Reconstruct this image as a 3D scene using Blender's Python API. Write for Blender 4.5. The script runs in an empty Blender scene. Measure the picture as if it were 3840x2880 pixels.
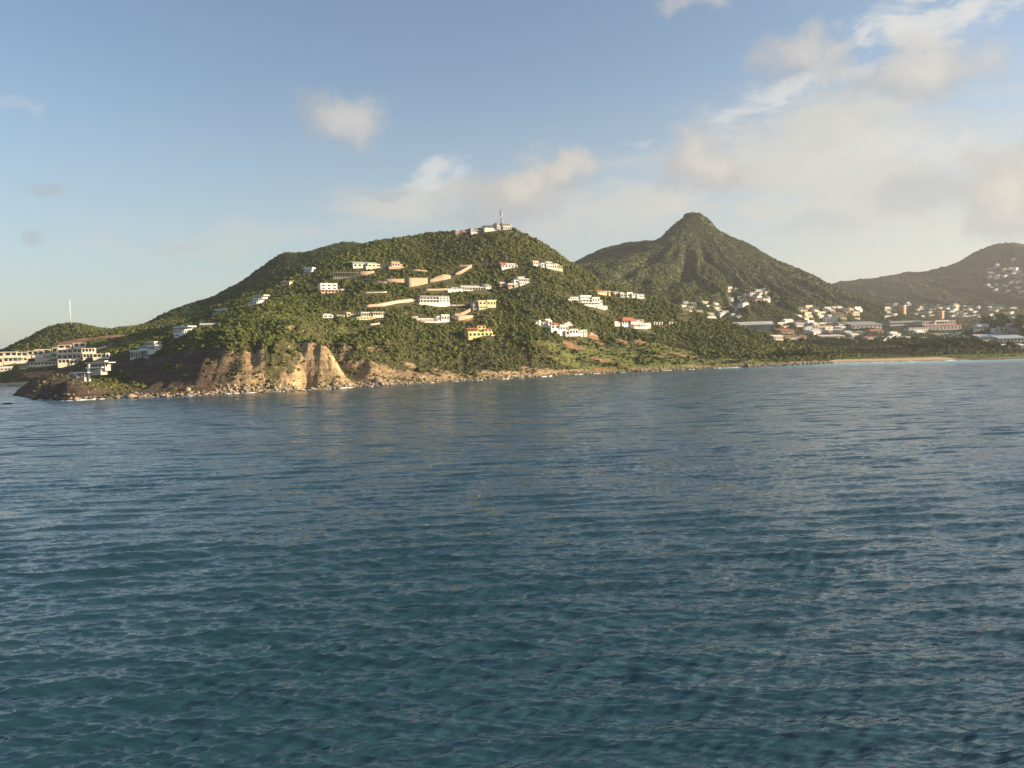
import bpy, math, random
import numpy as np
from mathutils import Vector, Matrix, Euler

random.seed(11)
rng = np.random.default_rng(11)
sc = bpy.context.scene
col = sc.collection
R = math.radians

# ------------------------------------------------------------------ camera
F = 2956.0                       # focal length in photograph pixels (3840 wide)
CAMZ = 28.0
PITCH = math.atan((1440 - 1300) / F)
ROLL = R(1.8)
cam_d = bpy.data.cameras.new('camera')
cam_d.sensor_width = 36.0
cam_d.lens = F / 3840 * 36.0
cam_d.clip_start = 1.0
cam_d.clip_end = 60000.0
cam = bpy.data.objects.new('camera', cam_d)
col.objects.link(cam)
CROT = Matrix.Rotation(math.pi / 2 - PITCH, 3, 'X') @ Matrix.Rotation(-ROLL, 3, 'Z')
cam.matrix_world = Matrix.Translation((0, 0, CAMZ)) @ CROT.to_4x4()
sc.camera = cam

# ------------------------------------------------------------------ light
SUN_AZ, SUN_EL = R(93), R(17)   # azimuth clockwise from the view direction
SUN_DIR = Vector((math.sin(SUN_AZ) * math.cos(SUN_EL), math.cos(SUN_AZ) * math.cos(SUN_EL), math.sin(SUN_EL)))
sun_d = bpy.data.lights.new('sun', 'SUN')
sun_d.energy = 5.0
sun_d.angle = R(0.53)
sun_d.color = (1.0, 0.79, 0.53)
sun = bpy.data.objects.new('sun', sun_d)
sun.rotation_euler = SUN_DIR.to_track_quat('Z', 'Y').to_euler()
sun.location = (300, -200, 600)
col.objects.link(sun)

sc.view_settings.view_transform = 'Standard'
sc.view_settings.look = 'None'
sc.view_settings.gamma = 1.0
EXPO = 1.3
sc.view_settings.exposure = EXPO
sc.view_settings.use_curve_mapping = False
sc.cycles.use_denoising = True
sc.cycles.max_bounces = 4
sc.cycles.diffuse_bounces = 2
sc.cycles.glossy_bounces = 2
sc.cycles.transparent_max_bounces = 6
sc.cycles.volume_bounces = 0
sc.cycles.caustics_reflective = False
sc.cycles.caustics_refractive = False


def pixdir(px, py):
    d = CROT @ Vector(((px - 1920) / F, (1440 - py) / F, -1.0))
    return d


def at(px, py, Y):
    d = pixdir(px, py)
    k = Y / d.y
    return (d.x * k, Y, CAMZ + d.z * k)


def sea_at(px, py, z=0.0):
    d = pixdir(px, py)
    k = (z - CAMZ) / d.z
    return (d.x * k, d.y * k, z)


# ------------------------------------------------------------------ world: sky and clouds
SKY_STRENGTH = 0.069
world = bpy.data.worlds.new('World')
sc.world = world
world.use_nodes = True
wn = world.node_tree.nodes
wl = world.node_tree.links
wn.clear()


def N(tree, typ, **kw):
    n = tree.nodes.new(typ)
    for k, v in kw.items():
        setattr(n, k, v)
    return n


class G:
    """tiny helper for wiring shader nodes"""
    def __init__(self, tree):
        self.t = tree

    def put(self, sock, v):
        if isinstance(v, bpy.types.NodeSocket):
            self.t.links.new(v, sock)
        elif v is not None:
            sock.default_value = v

    def math(self, op, a, b=None, c=None, clamp=False):
        n = N(self.t, 'ShaderNodeMath', operation=op, use_clamp=clamp)
        self.put(n.inputs[0], a); self.put(n.inputs[1], b); self.put(n.inputs[2], c)
        return n.outputs[0]

    def vmath(self, op, a, b=None, scale=None, out=0):
        n = N(self.t, 'ShaderNodeVectorMath', operation=op)
        self.put(n.inputs[0], a); self.put(n.inputs[1], b)
        if scale is not None:
            self.put(n.inputs['Scale'], scale)
        return n.outputs['Value'] if op in ('DOT_PRODUCT', 'LENGTH', 'DISTANCE') else n.outputs[0]

    def mapr(self, v, a, b, c=0.0, d=1.0, smooth=True):
        n = N(self.t, 'ShaderNodeMapRange', interpolation_type='SMOOTHSTEP' if smooth else 'LINEAR')
        self.put(n.inputs[0], v)
        for i, x in enumerate((a, b, c, d)):
            self.put(n.inputs[1 + i], x)
        return n.outputs[0]

    def noise(self, vec, scale, detail=4.0, rough=0.55, dist=0.0, color=False, lac=2.0):
        n = N(self.t, 'ShaderNodeTexNoise')
        self.put(n.inputs['Vector'], vec)
        n.inputs['Scale'].default_value = scale
        n.inputs['Detail'].default_value = detail
        n.inputs['Roughness'].default_value = rough
        n.inputs['Distortion'].default_value = dist
        n.inputs['Lacunarity'].default_value = lac
        return n.outputs['Color' if color else 'Fac']

    def mix(self, f, a, b, blend='MIX'):
        n = N(self.t, 'ShaderNodeMix', data_type='RGBA', blend_type=blend)
        self.put(n.inputs[0], f)
        self.put(n.inputs[6], a if isinstance(a, bpy.types.NodeSocket) else (*a, 1.0))
        self.put(n.inputs[7], b if isinstance(b, bpy.types.NodeSocket) else (*b, 1.0))
        return n.outputs[2]

    def mapping(self, vec, loc=(0, 0, 0), rot=(0, 0, 0), scale=(1, 1, 1), typ='POINT'):
        n = N(self.t, 'ShaderNodeMapping', vector_type=typ)
        self.put(n.inputs[0], vec)
        n.inputs[1].default_value = loc
        n.inputs[2].default_value = rot
        n.inputs[3].default_value = scale
        return n.outputs[0]

    def attr(self, name, typ='GEOMETRY', out='Fac'):
        n = N(self.t, 'ShaderNodeAttribute', attribute_name=name, attribute_type=typ)
        return n.outputs[out]

    def sep(self, v):
        n = N(self.t, 'ShaderNodeSeparateXYZ')
        self.put(n.inputs[0], v)
        return n.outputs

    def comb(self, x, y, z):
        n = N(self.t, 'ShaderNodeCombineXYZ')
        for i, v in enumerate((x, y, z)):
            self.put(n.inputs[i], v)
        return n.outputs[0]


def build_world():
    g = G(world.node_tree)
    out = N(g.t, 'ShaderNodeOutputWorld')
    bg = N(g.t, 'ShaderNodeBackground')
    bg.inputs['Strength'].default_value = SKY_STRENGTH
    wl.new(bg.outputs[0], out.inputs[0])
    sky = N(g.t, 'ShaderNodeTexSky', sky_type='NISHITA')
    sky.sun_disc = False
    sky.sun_elevation = SUN_EL
    sky.sun_rotation = SUN_AZ
    sky.altitude = 20
    sky.air_density = 1.0
    sky.dust_density = 1.0
    sky.ozone_density = 1.2
    K = 1.0 / (SKY_STRENGTH * 2 ** EXPO)
    dirv = N(g.t, 'ShaderNodeTexCoord').outputs['Generated']
    s = g.sep(dirv)
    base = sky.outputs[0]
    # the maritime haze that whitens the low sky, strongest under the sun's side
    low = g.mapr(s[2], -0.02, 0.34, 1.0, 0.0)
    sunside = g.mapr(g.vmath('DOT_PRODUCT', dirv, (math.sin(SUN_AZ), math.cos(SUN_AZ), 0.0)), -0.75, 0.55, 0.0, 1.0)
    hz_f = g.math('MULTIPLY', low, g.math('MULTIPLY_ADD', sunside, 0.35, 0.50))
    hz_c = g.mix(sunside, (0.42 * K, 0.53 * K, 0.57 * K), (0.62 * K, 0.60 * K, 0.54 * K))
    cur = g.mix(hz_f, base, hz_c)
    # thin high veil over a cloud plane
    inv = g.math('DIVIDE', 1.0, g.math('ADD', g.math('MAXIMUM', s[2], 0.0), 0.16))
    pl = g.comb(g.math('MULTIPLY', s[0], inv), g.math('MULTIPLY', s[1], inv), 0.0)
    plm = g.mapping(pl, rot=(0, 0, R(-14)), scale=(0.75, 2.4, 1))
    veil = g.noise(plm, 1.35, 8.0, 0.62, 0.9)
    thr = g.mapr(sunside, 0.0, 1.0, 0.66, 0.50, smooth=False)
    veil_f = g.mapr(veil, thr, g.math('ADD', thr, 0.26))
    veil_f = g.math('MULTIPLY', veil_f, g.math('MULTIPLY_ADD', sunside, 0.42, 0.22))
    veil_f = g.math('MULTIPLY', veil_f, g.mapr(s[2], -0.02, 0.06, 0.0, 1.0))
    cur = g.mix(veil_f, cur, (0.57 * K, 0.59 * K, 0.60 * K))
    # separate clouds: px, py, half width, half height (photograph px), tilt, opacity, kind
    clouds = [
        # large hazy veils
        (3000, 560, 800, 230, -6, 0.8, 'veil'), (3350, 700, 620, 260, 4, 0.75, 'veil'),
        (1620, 750, 520, 120, -3, 0.75, 'veil'), (2300, 800, 560, 120, 0, 0.65, 'veil'),
        (800, 905, 560, 70, -2, 0.35, 'veil'), (3390, 110, 150, 150, 0, 0.95, 'wisp'), (3480, 60, 260, 70, -12, 0.9, 'wisp'), (3500, 200, 90, 90, 0, 0.6, 'wisp'), (3330, 560, 420, 60, 6, 0.5, 'wisp'), (3560, 610, 260, 90, 8, 0.5, 'wisp'),
        (3010, 350, 360, 60, -16, 0.8, 'wisp'), (1640, 640, 130, 80, -55, 0.8, 'wisp'), (3620, 30, 320, 80, -18, 0.9, 'wisp'),
        (60, 410, 120, 25, 0, 0.25, 'wisp'), (2400, 515, 90, 18, 0, 0.3, 'wisp'),
        # shaded flat bases
        (1450, 715, 200, 24, 0, 0.5, 'dark'), (200, 708, 70, 26, 8, 0.45, 'dark'), (155, 900, 55, 40, 0, 0.45, 'dark'),
        (640, 905, 120, 30, 0, 0.25, 'dark'), (3060, 850, 230, 50, 0, 0.30, 'dark'), (3440, 720, 220, 110, 15, 0.55, 'dark'),
        (2640, 520, 120, 60, 0, 0.20, 'dark'),
        # puffs of cumulus
        (1262, 448, 195, 130, 12, 0.75, 'puff'), (1945, 722, 310, 140, -8, 0.95, 'puff'), (2165, 660, 130, 75, 0, 0.7, 'puff'),
        (2650, 615, 200, 115, 0, 0.85, 'puff'), (2990, 215, 175, 135, 0, 0.75, 'puff'), (3440, 268, 290, 110, 0, 0.7, 'puff'),
        (2590, 5, 130, 50, 0, 0.65, 'puff'), (3780, 720, 180, 190, -20, 0.95, 'puff'), (2820, 640, 110, 60, 0, 0.35, 'puff'),
        (4300, 420, 330, 170, 0, 0.8, 'puff'), (-500, 520, 260, 120, 0, 0.8, 'puff'), (5200, 300, 420, 200, 0, 0.7, 'puff'),
    ]
    w1 = g.noise(dirv, 9.0, 5.0, 0.60, 0.0, color=True)
    w2 = g.noise(dirv, 34.0, 4.0, 0.6, 0.0, color=True)
    half = (0.5, 0.5, 0.5)
    wa = g.vmath('SCALE', g.vmath('SUBTRACT', w1, half), scale=0.085)
    wb = g.vmath('SCALE', g.vmath('SUBTRACT', w2, half), scale=0.022)
    warp = g.vmath('ADD', dirv, g.vmath('ADD', wa, wb))
    fluff = g.noise(dirv, 21.0, 6.0, 0.62)
    fine = g.noise(g.mapping(dirv, rot=(0, R(14), 0), scale=(1.0, 1.0, 2.6)), 15.0, 9.0, 0.66, 0.5)
    streak = g.noise(g.mapping(dirv, scale=(1.0, 1.0, 4.5)), 7.0, 7.0, 0.62, 0.6)
    for (px, py, hw, hh, tilt, op, kind) in clouds:
        c = pixdir(px, py).normalized()
        rt = Vector((c.y, -c.x, 0)).normalized()
        up = rt.cross(c).normalized()
        a = R(tilt) * -1.0 + ROLL
        rt2 = rt * math.cos(a) + up * math.sin(a)
        up2 = -rt * math.sin(a) + up * math.cos(a)
        M = Matrix((rt2, c, up2)).transposed()
        m = g.mapping(warp, loc=tuple(c), rot=tuple(M.to_euler()), scale=(hw / F, 0.6, hh / F), typ='TEXTURE')
        r = g.vmath('LENGTH', m)
        if kind == 'puff':
            rr = g.math('ADD', r, g.math('ADD', g.math('MULTIPLY_ADD', fluff, -1.3, 0.65), g.math('MULTIPLY_ADD', fine, -0.7, 0.35)))
            f = g.math('MULTIPLY', g.mapr(rr, 1.10, 0.35), op)
            sh = g.math('ADD', g.math('MULTIPLY_ADD', g.vmath('DOT_PRODUCT', m, (0.45, 0.0, 0.55)), 0.6, g.math('MULTIPLY', r, -0.9)), g.math('MULTIPLY_ADD', fluff, 1.6, -0.20))
            shf = g.mapr(sh, -0.5, 1.0)
            ccol = g.mix(shf, (0.43 * K, 0.45 * K, 0.475 * K), (0.75 * K, 0.69 * K, 0.61 * K))
        elif kind == 'dark':
            rr = g.math('ADD', r, g.math('MULTIPLY_ADD', streak, -1.3, 0.65))
            f = g.math('MULTIPLY', g.mapr(rr, 1.0, 0.25), op)
            ccol = (0.43 * K, 0.47 * K, 0.50 * K)
        elif kind == 'wisp':
            rr = g.math('ADD', r, g.math('MULTIPLY_ADD', fine, -2.6, 1.3))
            f = g.math('MULTIPLY', g.mapr(rr, 1.0, 0.1), op)
            ccol = (0.70 * K, 0.715 * K, 0.71 * K)
        else:
            rr = g.math('ADD', r, g.math('ADD', g.math('MULTIPLY_ADD', streak, -1.5, 0.75), g.math('MULTIPLY_ADD', fine, -0.8, 0.4)))
            f = g.math('MULTIPLY', g.mapr(rr, 1.05, 0.15), op)
            ccol = (0.66 * K, 0.645 * K, 0.59 * K)
        cur = g.mix(f, cur, ccol)
    wl.new(cur, bg.inputs['Color'])


build_world()

# ------------------------------------------------------------------ numpy noise and surfaces


def perlin(x, y, seed=0):
    rs = np.random.default_rng(seed)
    perm = rs.permutation(512)
    perm = np.concatenate([perm, perm, perm])
    ang = rs.random(512) * 2 * np.pi
    gx, gy = np.cos(ang), np.sin(ang)
    xi = np.floor(x).astype(int); yi = np.floor(y).astype(int)
    xf = x - xi; yf = y - yi
    u = xf ** 3 * (xf * (xf * 6 - 15) + 10); v = yf ** 3 * (yf * (yf * 6 - 15) + 10)

    def gr(ix, iy, dx, dy):
        h = perm[(perm[ix & 511] + iy) & 511]
        return gx[h] * dx + gy[h] * dy
    n00 = gr(xi, yi, xf, yf); n10 = gr(xi + 1, yi, xf - 1, yf)
    n01 = gr(xi, yi + 1, xf, yf - 1); n11 = gr(xi + 1, yi + 1, xf - 1, yf - 1)
    return ((n00 * (1 - u) + n10 * u) * (1 - v) + (n01 * (1 - u) + n11 * u) * v) * 1.5


def fbm(x, y, scale, octs=4, seed=0, gain=0.5):
    s = np.zeros_like(x, dtype=float); a = 1.0; f = 1.0 / scale
    for o in range(octs):
        s += a * perlin(x * f, y * f, seed + o * 17)
        a *= gain; f *= 2.03
    return s


def rbf_fit(P, c):
    P = np.asarray(P, float)
    d = np.hypot(P[:, None, 0] - P[None, :, 0], P[:, None, 1] - P[None, :, 1])
    A = np.sqrt(d * d + c * c) + np.eye(len(P)) * 0.02
    n = len(P)
    B = np.zeros((n + 1, n + 1)); B[:n, :n] = A; B[:n, n] = 1; B[n, :n] = 1
    w = np.linalg.solve(B, np.append(P[:, 2], 0))
    return P, w, c


def rbf_eval(m, x, y):
    P, w, c = m
    out = np.full(x.shape, w[-1])
    for (a, b, _), k in zip(P, w[:-1]):
        out += k * np.sqrt((x - a) ** 2 + (y - b) ** 2 + c * c)
    return out


def smooth01(a, b, x):
    t = np.clip((x - a) / (b - a), 0, 1)
    return t * t * (3 - 2 * t)


class Terrain:
    def __init__(self, name, xs, ys):
        self.name = name; self.xs = xs; self.ys = ys
        self.X, self.Y = np.meshgrid(xs, ys)
        self.Z = None
        self.att = {}

    def bil(self, A, x, y):
        i = np.clip(np.searchsorted(self.xs, x) - 1, 0, len(self.xs) - 2)
        j = np.clip(np.searchsorted(self.ys, y) - 1, 0, len(self.ys) - 2)
        u = np.clip((x - self.xs[i]) / (self.xs[i + 1] - self.xs[i]), 0, 1)
        v = np.clip((y - self.ys[j]) / (self.ys[j + 1] - self.ys[j]), 0, 1)
        return (A[j, i] * (1 - u) + A[j, i + 1] * u) * (1 - v) + (A[j + 1, i] * (1 - u) + A[j + 1, i + 1] * u) * v

    def h(self, x, y):
        z = self.bil(self.Z, x, y)
        ins = (x >= self.xs[0]) & (x <= self.xs[-1]) & (y >= self.ys[0]) & (y <= self.ys[-1])
        return np.where(ins, z, -99.0)

    def slope(self):
        gy, gx = np.gradient(self.Z, self.ys, self.xs)
        return np.hypot(gx, gy)


def spaced(*segs):
    """segs: (start, end, step) joined"""
    out = []
    for a, b, s in segs:
        n = max(1, int(round((b - a) / s)))
        out.append(np.linspace(a, b, n, endpoint=False))
    out.append([segs[-1][1]])
    return np.concatenate(out)


def link_mesh(name, co, faces, mat=None, parent=None, smooth=False, attrs=None):
    """faces: (n,4) or (n,3) int array"""
    me = bpy.data.meshes.new(name)
    co = np.asarray(co, np.float32); faces = np.asarray(faces, np.int32)
    k = faces.shape[1]
    me.vertices.add(len(co)); me.vertices.foreach_set('co', co.ravel())
    me.loops.add(faces.size); me.loops.foreach_set('vertex_index', faces.ravel())
    me.polygons.add(len(faces))
    me.polygons.foreach_set('loop_start', np.arange(0, faces.size, k, dtype=np.int32))
    me.polygons.foreach_set('loop_total', np.full(len(faces), k, np.int32))
    if smooth:
        me.polygons.foreach_set('use_smooth', np.ones(len(faces), bool))
    me.update(calc_edges=True)
    for a, v in (attrs or {}).items():
        t = me.attributes.new(a, 'FLOAT', 'POINT')
        t.data.foreach_set('value', np.asarray(v, np.float32).ravel())
    if mat:
        me.materials.append(mat)
    o = bpy.data.objects.new(name, me)
    col.objects.link(o)
    if parent:
        o.parent = parent
    return o


def grid_faces(nr, nc):
    i = np.arange(nr * nc).reshape(nr, nc)
    return np.stack([i[:-1, :-1], i[:-1, 1:], i[1:, 1:], i[1:, :-1]], -1).reshape(-1, 4)


def tag(o, label=None, cat=None, group=None, kind=None):
    if label: o['label'] = label
    if cat: o['category'] = cat
    if group: o['group'] = group
    if kind: o['kind'] = kind
    return o


# ------------------------------------------------------------------ control points of the land (pixel, pixel, distance)
def shore(pts):
    return [sea_at(a, b) for a, b in pts]


def backs(ridge, steps):
    """points behind a ridge: ridge list of xyz; steps (dY, factor, add)"""
    out = []
    for (x, y, z) in ridge:
        for dy, f, ad in steps:
            k = (y + dy) / y
            out.append((x * k, y + dy, z * f + ad))
    return out


hs = shore([(75, 1478), (110, 1494), (150, 1500), (250, 1503), (400, 1496), (550, 1491), (700, 1486), (780, 1482), (850, 1478), (930, 1474), (1000, 1471),
            (1100, 1466), (1190, 1462), (1240, 1459), (1300, 1455), (1450, 1447), (1600, 1438), (1750, 1429), (1900, 1421), (2050, 1412),
            (2200, 1403), (2400, 1394), (2600, 1385), (2800, 1376), (2960, 1369), (3120, 1361)])
head_ridge = [at(*p) for p in [
    (107, 1437, 690), (146, 1421, 695), (200, 1404, 705), (260, 1385, 720), (312, 1370, 735), (342, 1360, 745), (407, 1345, 760), (478, 1328, 780), (553, 1287, 800),
    (618, 1242, 815), (714, 1210, 830), (779, 1174, 850), (828, 1151, 870), (877, 1129, 885), (909, 1112, 895), (958, 1097, 905), (1007, 1068, 920),
    (1049, 1050, 930), (1088, 1036, 945), (1121, 1020, 960), (1170, 1001, 975), (1205, 982, 985), (1238, 963, 995), (1283, 947, 1003), (1310, 940, 1010),
    (1371, 923, 1030), (1460, 902, 1050), (1540, 890, 1065), (1614, 879, 1078), (1680, 874, 1082), (1736, 872, 1085), (1800, 866, 1085), (1850, 857, 1085), (1901, 852, 1085), (1944, 868, 1082), (1990, 888, 1078), (2031, 908, 1073),
    (2083, 947, 1066), (2153, 994, 1052), (2200, 1021, 1043), (2240, 1045, 1038), (2344, 1088, 1032), (2430, 1114, 1030), (2478, 1128, 1029), (2563, 1165, 1025),
    (2660, 1194, 1005), (2758, 1224, 980), (2823, 1247, 960), (2888, 1263, 945), (2970, 1287, 930), (3051, 1303, 920)]]
head_face = [at(*p) for p in [
    (150, 1470, 590), (250, 1470, 565), (250, 1440, 610), (400, 1465, 572), (400, 1440, 600), (400, 1400, 655),
    (550, 1430, 600), (550, 1370, 650), (550, 1320, 712), (640, 1440, 582), (640, 1370, 612), (640, 1300, 668), (700, 1430, 584), (700, 1360, 604), (700, 1290, 642), (700, 1240, 690),
    (780, 1440, 580), (780, 1350, 600), (780, 1270, 634), (780, 1222, 695),
    (850, 1430, 583), (850, 1350, 595), (850, 1280, 613), (850, 1232, 645), (850, 1205, 700), (850, 1180, 790),
    (930, 1430, 587), (930, 1350, 597), (930, 1280, 613), (930, 1225, 645), (930, 1190, 700), (930, 1160, 790),
    (1000, 1420, 594), (1000, 1350, 602), (1000, 1280, 617), (1000, 1220, 650), (1010, 1180, 705), (1000, 1150, 780), (1000, 1105, 870),
    (1100, 1420, 601), (1100, 1350, 608), (1100, 1280, 622), (1100, 1230, 652), (1080, 1197, 705), (1100, 1160, 760), (1100, 1100, 850),
    (1170, 1415, 611), (1190, 1370, 613), (1200, 1330, 615), (1190, 1280, 628), (1175, 1245, 662), (1180, 1210, 720), (1180, 1120, 830), (1180, 1060, 900),
    (1240, 1420, 650), (1240, 1370, 676), (1240, 1320, 694), (1240, 1262, 722),
    (1300, 1420, 630), (1300, 1360, 662), (1300, 1280, 710), (1300, 1200, 770), (1300, 1120, 840), (1300, 1040, 910),
    (1370, 1420, 633), (1370, 1350, 660), (1370, 1290, 705),
    (1450, 1400, 652), (1450, 1330, 690), (1450, 1250, 740), (1450, 1170, 800), (1450, 1080, 870), (1450, 980, 960),
    (1600, 1395, 676), (1600, 1300, 740), (1600, 1200, 810), (1600, 1100, 880), (1600, 1000, 960), (1600, 920, 1035),
    (1750, 1385, 703), (1750, 1280, 770), (1750, 1180, 840), (1750, 1080, 910), (1750, 980, 980), (1750, 910, 1038),
    (1900, 1378, 716), (1900, 1280, 780), (1900, 1180, 850), (1900, 1080, 920), (1900, 980, 990), (1900, 900, 1045),
    (2050, 1375, 738), (2050, 1280, 790), (2050, 1180, 860), (2050, 1080, 930), (2050, 980, 1010),
    (2200, 1365, 768), (2200, 1280, 830), (2200, 1180, 900), (2200, 1090, 970),
    (2400, 1355, 786), (2400, 1290, 850), (2400, 1200, 930),
    (2600, 1345, 818), (2600, 1290, 880), (2600, 1230, 950),
    (2800, 1345, 826), (2800, 1290, 880), (2960, 1335, 872), (3000, 1345, 850)]]
hp = hs + head_ridge + head_face
hp += [(x, y - 30, -9.0) for x, y, z in hs] + [(x * 0.8, y - 130, -30.0) for x, y, z in hs[::3]]
lo = [p for p in head_ridge if p[0] < -330]; hi = [p for p in head_ridge if p[0] >= -330]
hp += backs(lo, [(45, 0.45, -3), (110, 0.0, -9)]) if False else []
for (x, y, z) in head_ridge[:7]:
    hp += [(x - 20, y + 40, z * 0.25 - 3), (x - 40, y + 90, -9)]
hp += backs(head_ridge[7:16], [(60, 0.8, 0), (140, 0.55, 0), (260, 0.3, 5)])
hp += backs(head_ridge[16:], [(70, 0.82, 0), (200, 0.5, 0), (400, 0.1, 2)])
hp += [(-420, 800, -9), (-640, 760, -9), (-600, 900, -6), (-560, 1000, -6)]

T_head = Terrain('headland', spaced((-720, 20, 2.2), (20, 760, 4.0)), spaced((530, 730, 1.6), (730, 1140, 4.0), (1140, 1480, 10)))


def build_head():
    T = T_head
    m = rbf_fit(hp, 14.0)
    # run-off ribs: shift the sample position so that cliffs break into buttresses and gullies
    X, Y = T.X, T.Y
    z0 = rbf_eval(m, X, Y)
    coast = smooth01(120, 20, z0) * smooth01(380, 60, X)
    rib = fbm(X, Y * 0.25, 34, 4, 5, 0.6) * 6.5 + fbm(X, Y * 0.4, 9, 3, 9) * 2.0
    rib *= coast * smooth01(-1, 9, z0)
    Z = rbf_eval(m, X + rib * 0.25, Y + rib)
    up = smooth01(6, 40, Z)
    Z += up * (fbm(X, Y, 95, 4, 21) * 3.2)
    sl = np.hypot(*np.gradient(Z, T.ys, T.xs))
    Z += smooth01(0.5, 1.1, sl) * fbm(X, Y, 6, 3, 33) * 1.6
    # strata ledges in the low left of the point
    led = smooth01(-260, -330, X) * smooth01(14, 4, Z)
    Z += led * np.sin(Z * 2.3 + fbm(X, Y, 40, 2, 4) * 2) * 0.5
    T.Z = Z
    T.sl = np.hypot(*np.gradient(Z, T.ys, T.xs))


build_head()

west_ridge_small = [at(*p) for p in [(-260, 1420, 1120), (-120, 1370, 1130), (0, 1320, 1140), (39, 1297, 1143), (85, 1276, 1146), (137, 1250, 1150), (195, 1227, 1150), (244, 1217, 1150), (290, 1217, 1150),
                                     (325, 1227, 1150), (374, 1240, 1155), (420, 1235, 1160), (472, 1227, 1170), (495, 1224, 1175), (527, 1225, 1185)]]
west_ridge_back = [at(*p) for p in [(553, 1210, 1235), (602, 1184, 1250), (651, 1164, 1265), (746, 1132, 1285), (795, 1116, 1295), (834, 1093, 1300), (909, 1058, 1315), (974, 1016, 1330), (1033, 973, 1345), (1049, 960, 1350),
                                    (1121, 951, 1360), (1186, 938, 1370), (1251, 921, 1380), (1283, 915, 1385), (1320, 913, 1390), (1371, 924, 1400), (1450, 965, 1420)]]
west_face = [at(*p) for p in [(0, 1362, 1030), (145, 1362, 1035), (300, 1352, 1035), (400, 1347, 1035), (0, 1335, 1090), (145, 1310, 1085), (300, 1285, 1078), (420, 1290, 1065), (500, 1290, 1060), (350, 1290, 1062),
                              (0, 1400, 985), (150, 1400, 1000), (300, 1380, 1005), (450, 1330, 1010), (600, 1270, 1040), (600, 1220, 1120), (700, 1180, 1180), (850, 1125, 1225), (900, 1150, 1110), (1000, 1085, 1190),
                              (1100, 1012, 1250), (1200, 962, 1290), (750, 1230, 1040), (900, 1200, 1020), (1050, 1130, 1060), (1200, 1050, 1120)]]
wsh = shore([(-300, 1452), (-150, 1450), (0, 1448), (50, 1447), (94, 1445), (150, 1441), (250, 1437)])
wp = wsh + west_ridge_small + west_ridge_back + west_face + [(x, y - 30, -5) for x, y, z in wsh] + [(x, y - 110, -18) for x, y, z in wsh] + [(x, y + 10, 1.8) for x, y, z in wsh]
wp += backs(west_ridge_small, [(150, 0.7, 0), (500, 0.0, -10)]) + backs(west_ridge_back, [(150, 0.75, 0), (500, 0.1, -5)])
T_west = Terrain('west_hills', np.arange(-1150, -60, 6.0), np.arange(870, 1950, 6.0))


def simple_terrain(T, pts, c, amp, wl_, seed):
    m = rbf_fit(pts, c)
    Z = rbf_eval(m, T.X, T.Y)
    Z += smooth01(8, 60, Z) * fbm(T.X, T.Y, wl_, 4, seed) * amp
    T.Z = Z
    T.sl = np.hypot(*np.gradient(Z, T.ys, T.xs))


simple_terrain(T_west, wp, 18.0, 3.0, 90, 41)

peak_ridge = [at(*p) for p in [(1900, 1120, 2250), (2060, 1040, 2240), (2167, 986, 2230), (2257, 942, 2220), (2344, 916, 2210), (2422, 904, 2190), (2448, 910, 2170), (2517, 855, 2130), (2561, 820, 2110), (2585, 806, 2102), (2598, 805, 2100),
                               (2621, 808, 2100), (2647, 822, 2100), (2682, 857, 2100), (2778, 907, 2090), (2882, 959, 2070), (2986, 1007, 2050), (3090, 1054, 2030), (3212, 1106, 2010), (3333, 1150, 1990), (3450, 1190, 1980)]]
peak_face = [at(*p) for p in [(2216, 1009, 1640), (2256, 1008, 1645), (2308, 1017, 1660), (2386, 1010, 1680), (2450, 985, 1740), (2510, 930, 1860), (2555, 868, 1990),
                              (2150, 1060, 1560), (2300, 1085, 1480), (2340, 960, 2080), (2430, 945, 2110), (2270, 990, 2020), (2420, 1060, 1600), (2500, 1030, 1700), (2560, 980, 1830),
                              (2620, 900, 1980), (2640, 1000, 1800), (2700, 1080, 1650), (2720, 960, 1920), (2800, 1060, 1760), (2850, 1120, 1630), (2900, 1060, 1840), (3000, 1120, 1720), (3100, 1140, 1760), (3200, 1160, 1780),
                              (2500, 1120, 1500), (2600, 1140, 1500), (2700, 1160, 1480), (2850, 1190, 1480), (3000, 1200, 1520), (3200, 1210, 1600), (3350, 1200, 1750)]]
pp = peak_ridge + peak_face + backs(peak_ridge, [(250, 0.72, 0), (900, 0.1, 0)])
pp += [(x, 1290, 6) for x in (-200, 0, 200, 400, 600, 800, 1000)] + [(1300, 1700, 10), (1500, 2300, 40)]
T_peak = Terrain('peak', spaced((-120, 400, 9), (400, 580, 4.5), (580, 1500, 9)), spaced((1290, 2010, 9), (2010, 2190, 5), (2190, 3000, 12)))
simple_terrain(T_peak, pp, 14.0, 6.0, 120, 51)
# run-off gullies down its near face
_cx, _cy, _ = at(2605, 805, 2100)
_ang = np.arctan2(T_peak.Y - _cy, T_peak.X - _cx); _r = np.hypot(T_peak.X - _cx, T_peak.Y - _cy)
T_peak.Z -= np.abs(fbm(_ang * 4.0 + 40, _r / 420.0 + 7, 1.0, 4, 53, 0.55)) * 42 * smooth01(50, 330, _r) * smooth01(2070, 1960, T_peak.Y) * smooth01(25, 120, T_peak.Z)
# rocky cap of the mountain: two low crags
for (a, b, rx, up) in ((2600, 805, 24, 6.0), (2655, 828, 11, 6.0)):
    cx, cy, cz = at(a, b, 2100)
    d = np.hypot((T_peak.X - cx) / rx, (T_peak.Y - cy) / 26)
    T_peak.Z += smooth01(1.25, 0.85, d) * up
T_peak.sl = np.hypot(*np.gradient(T_peak.Z, T_peak.ys, T_peak.xs))

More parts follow.
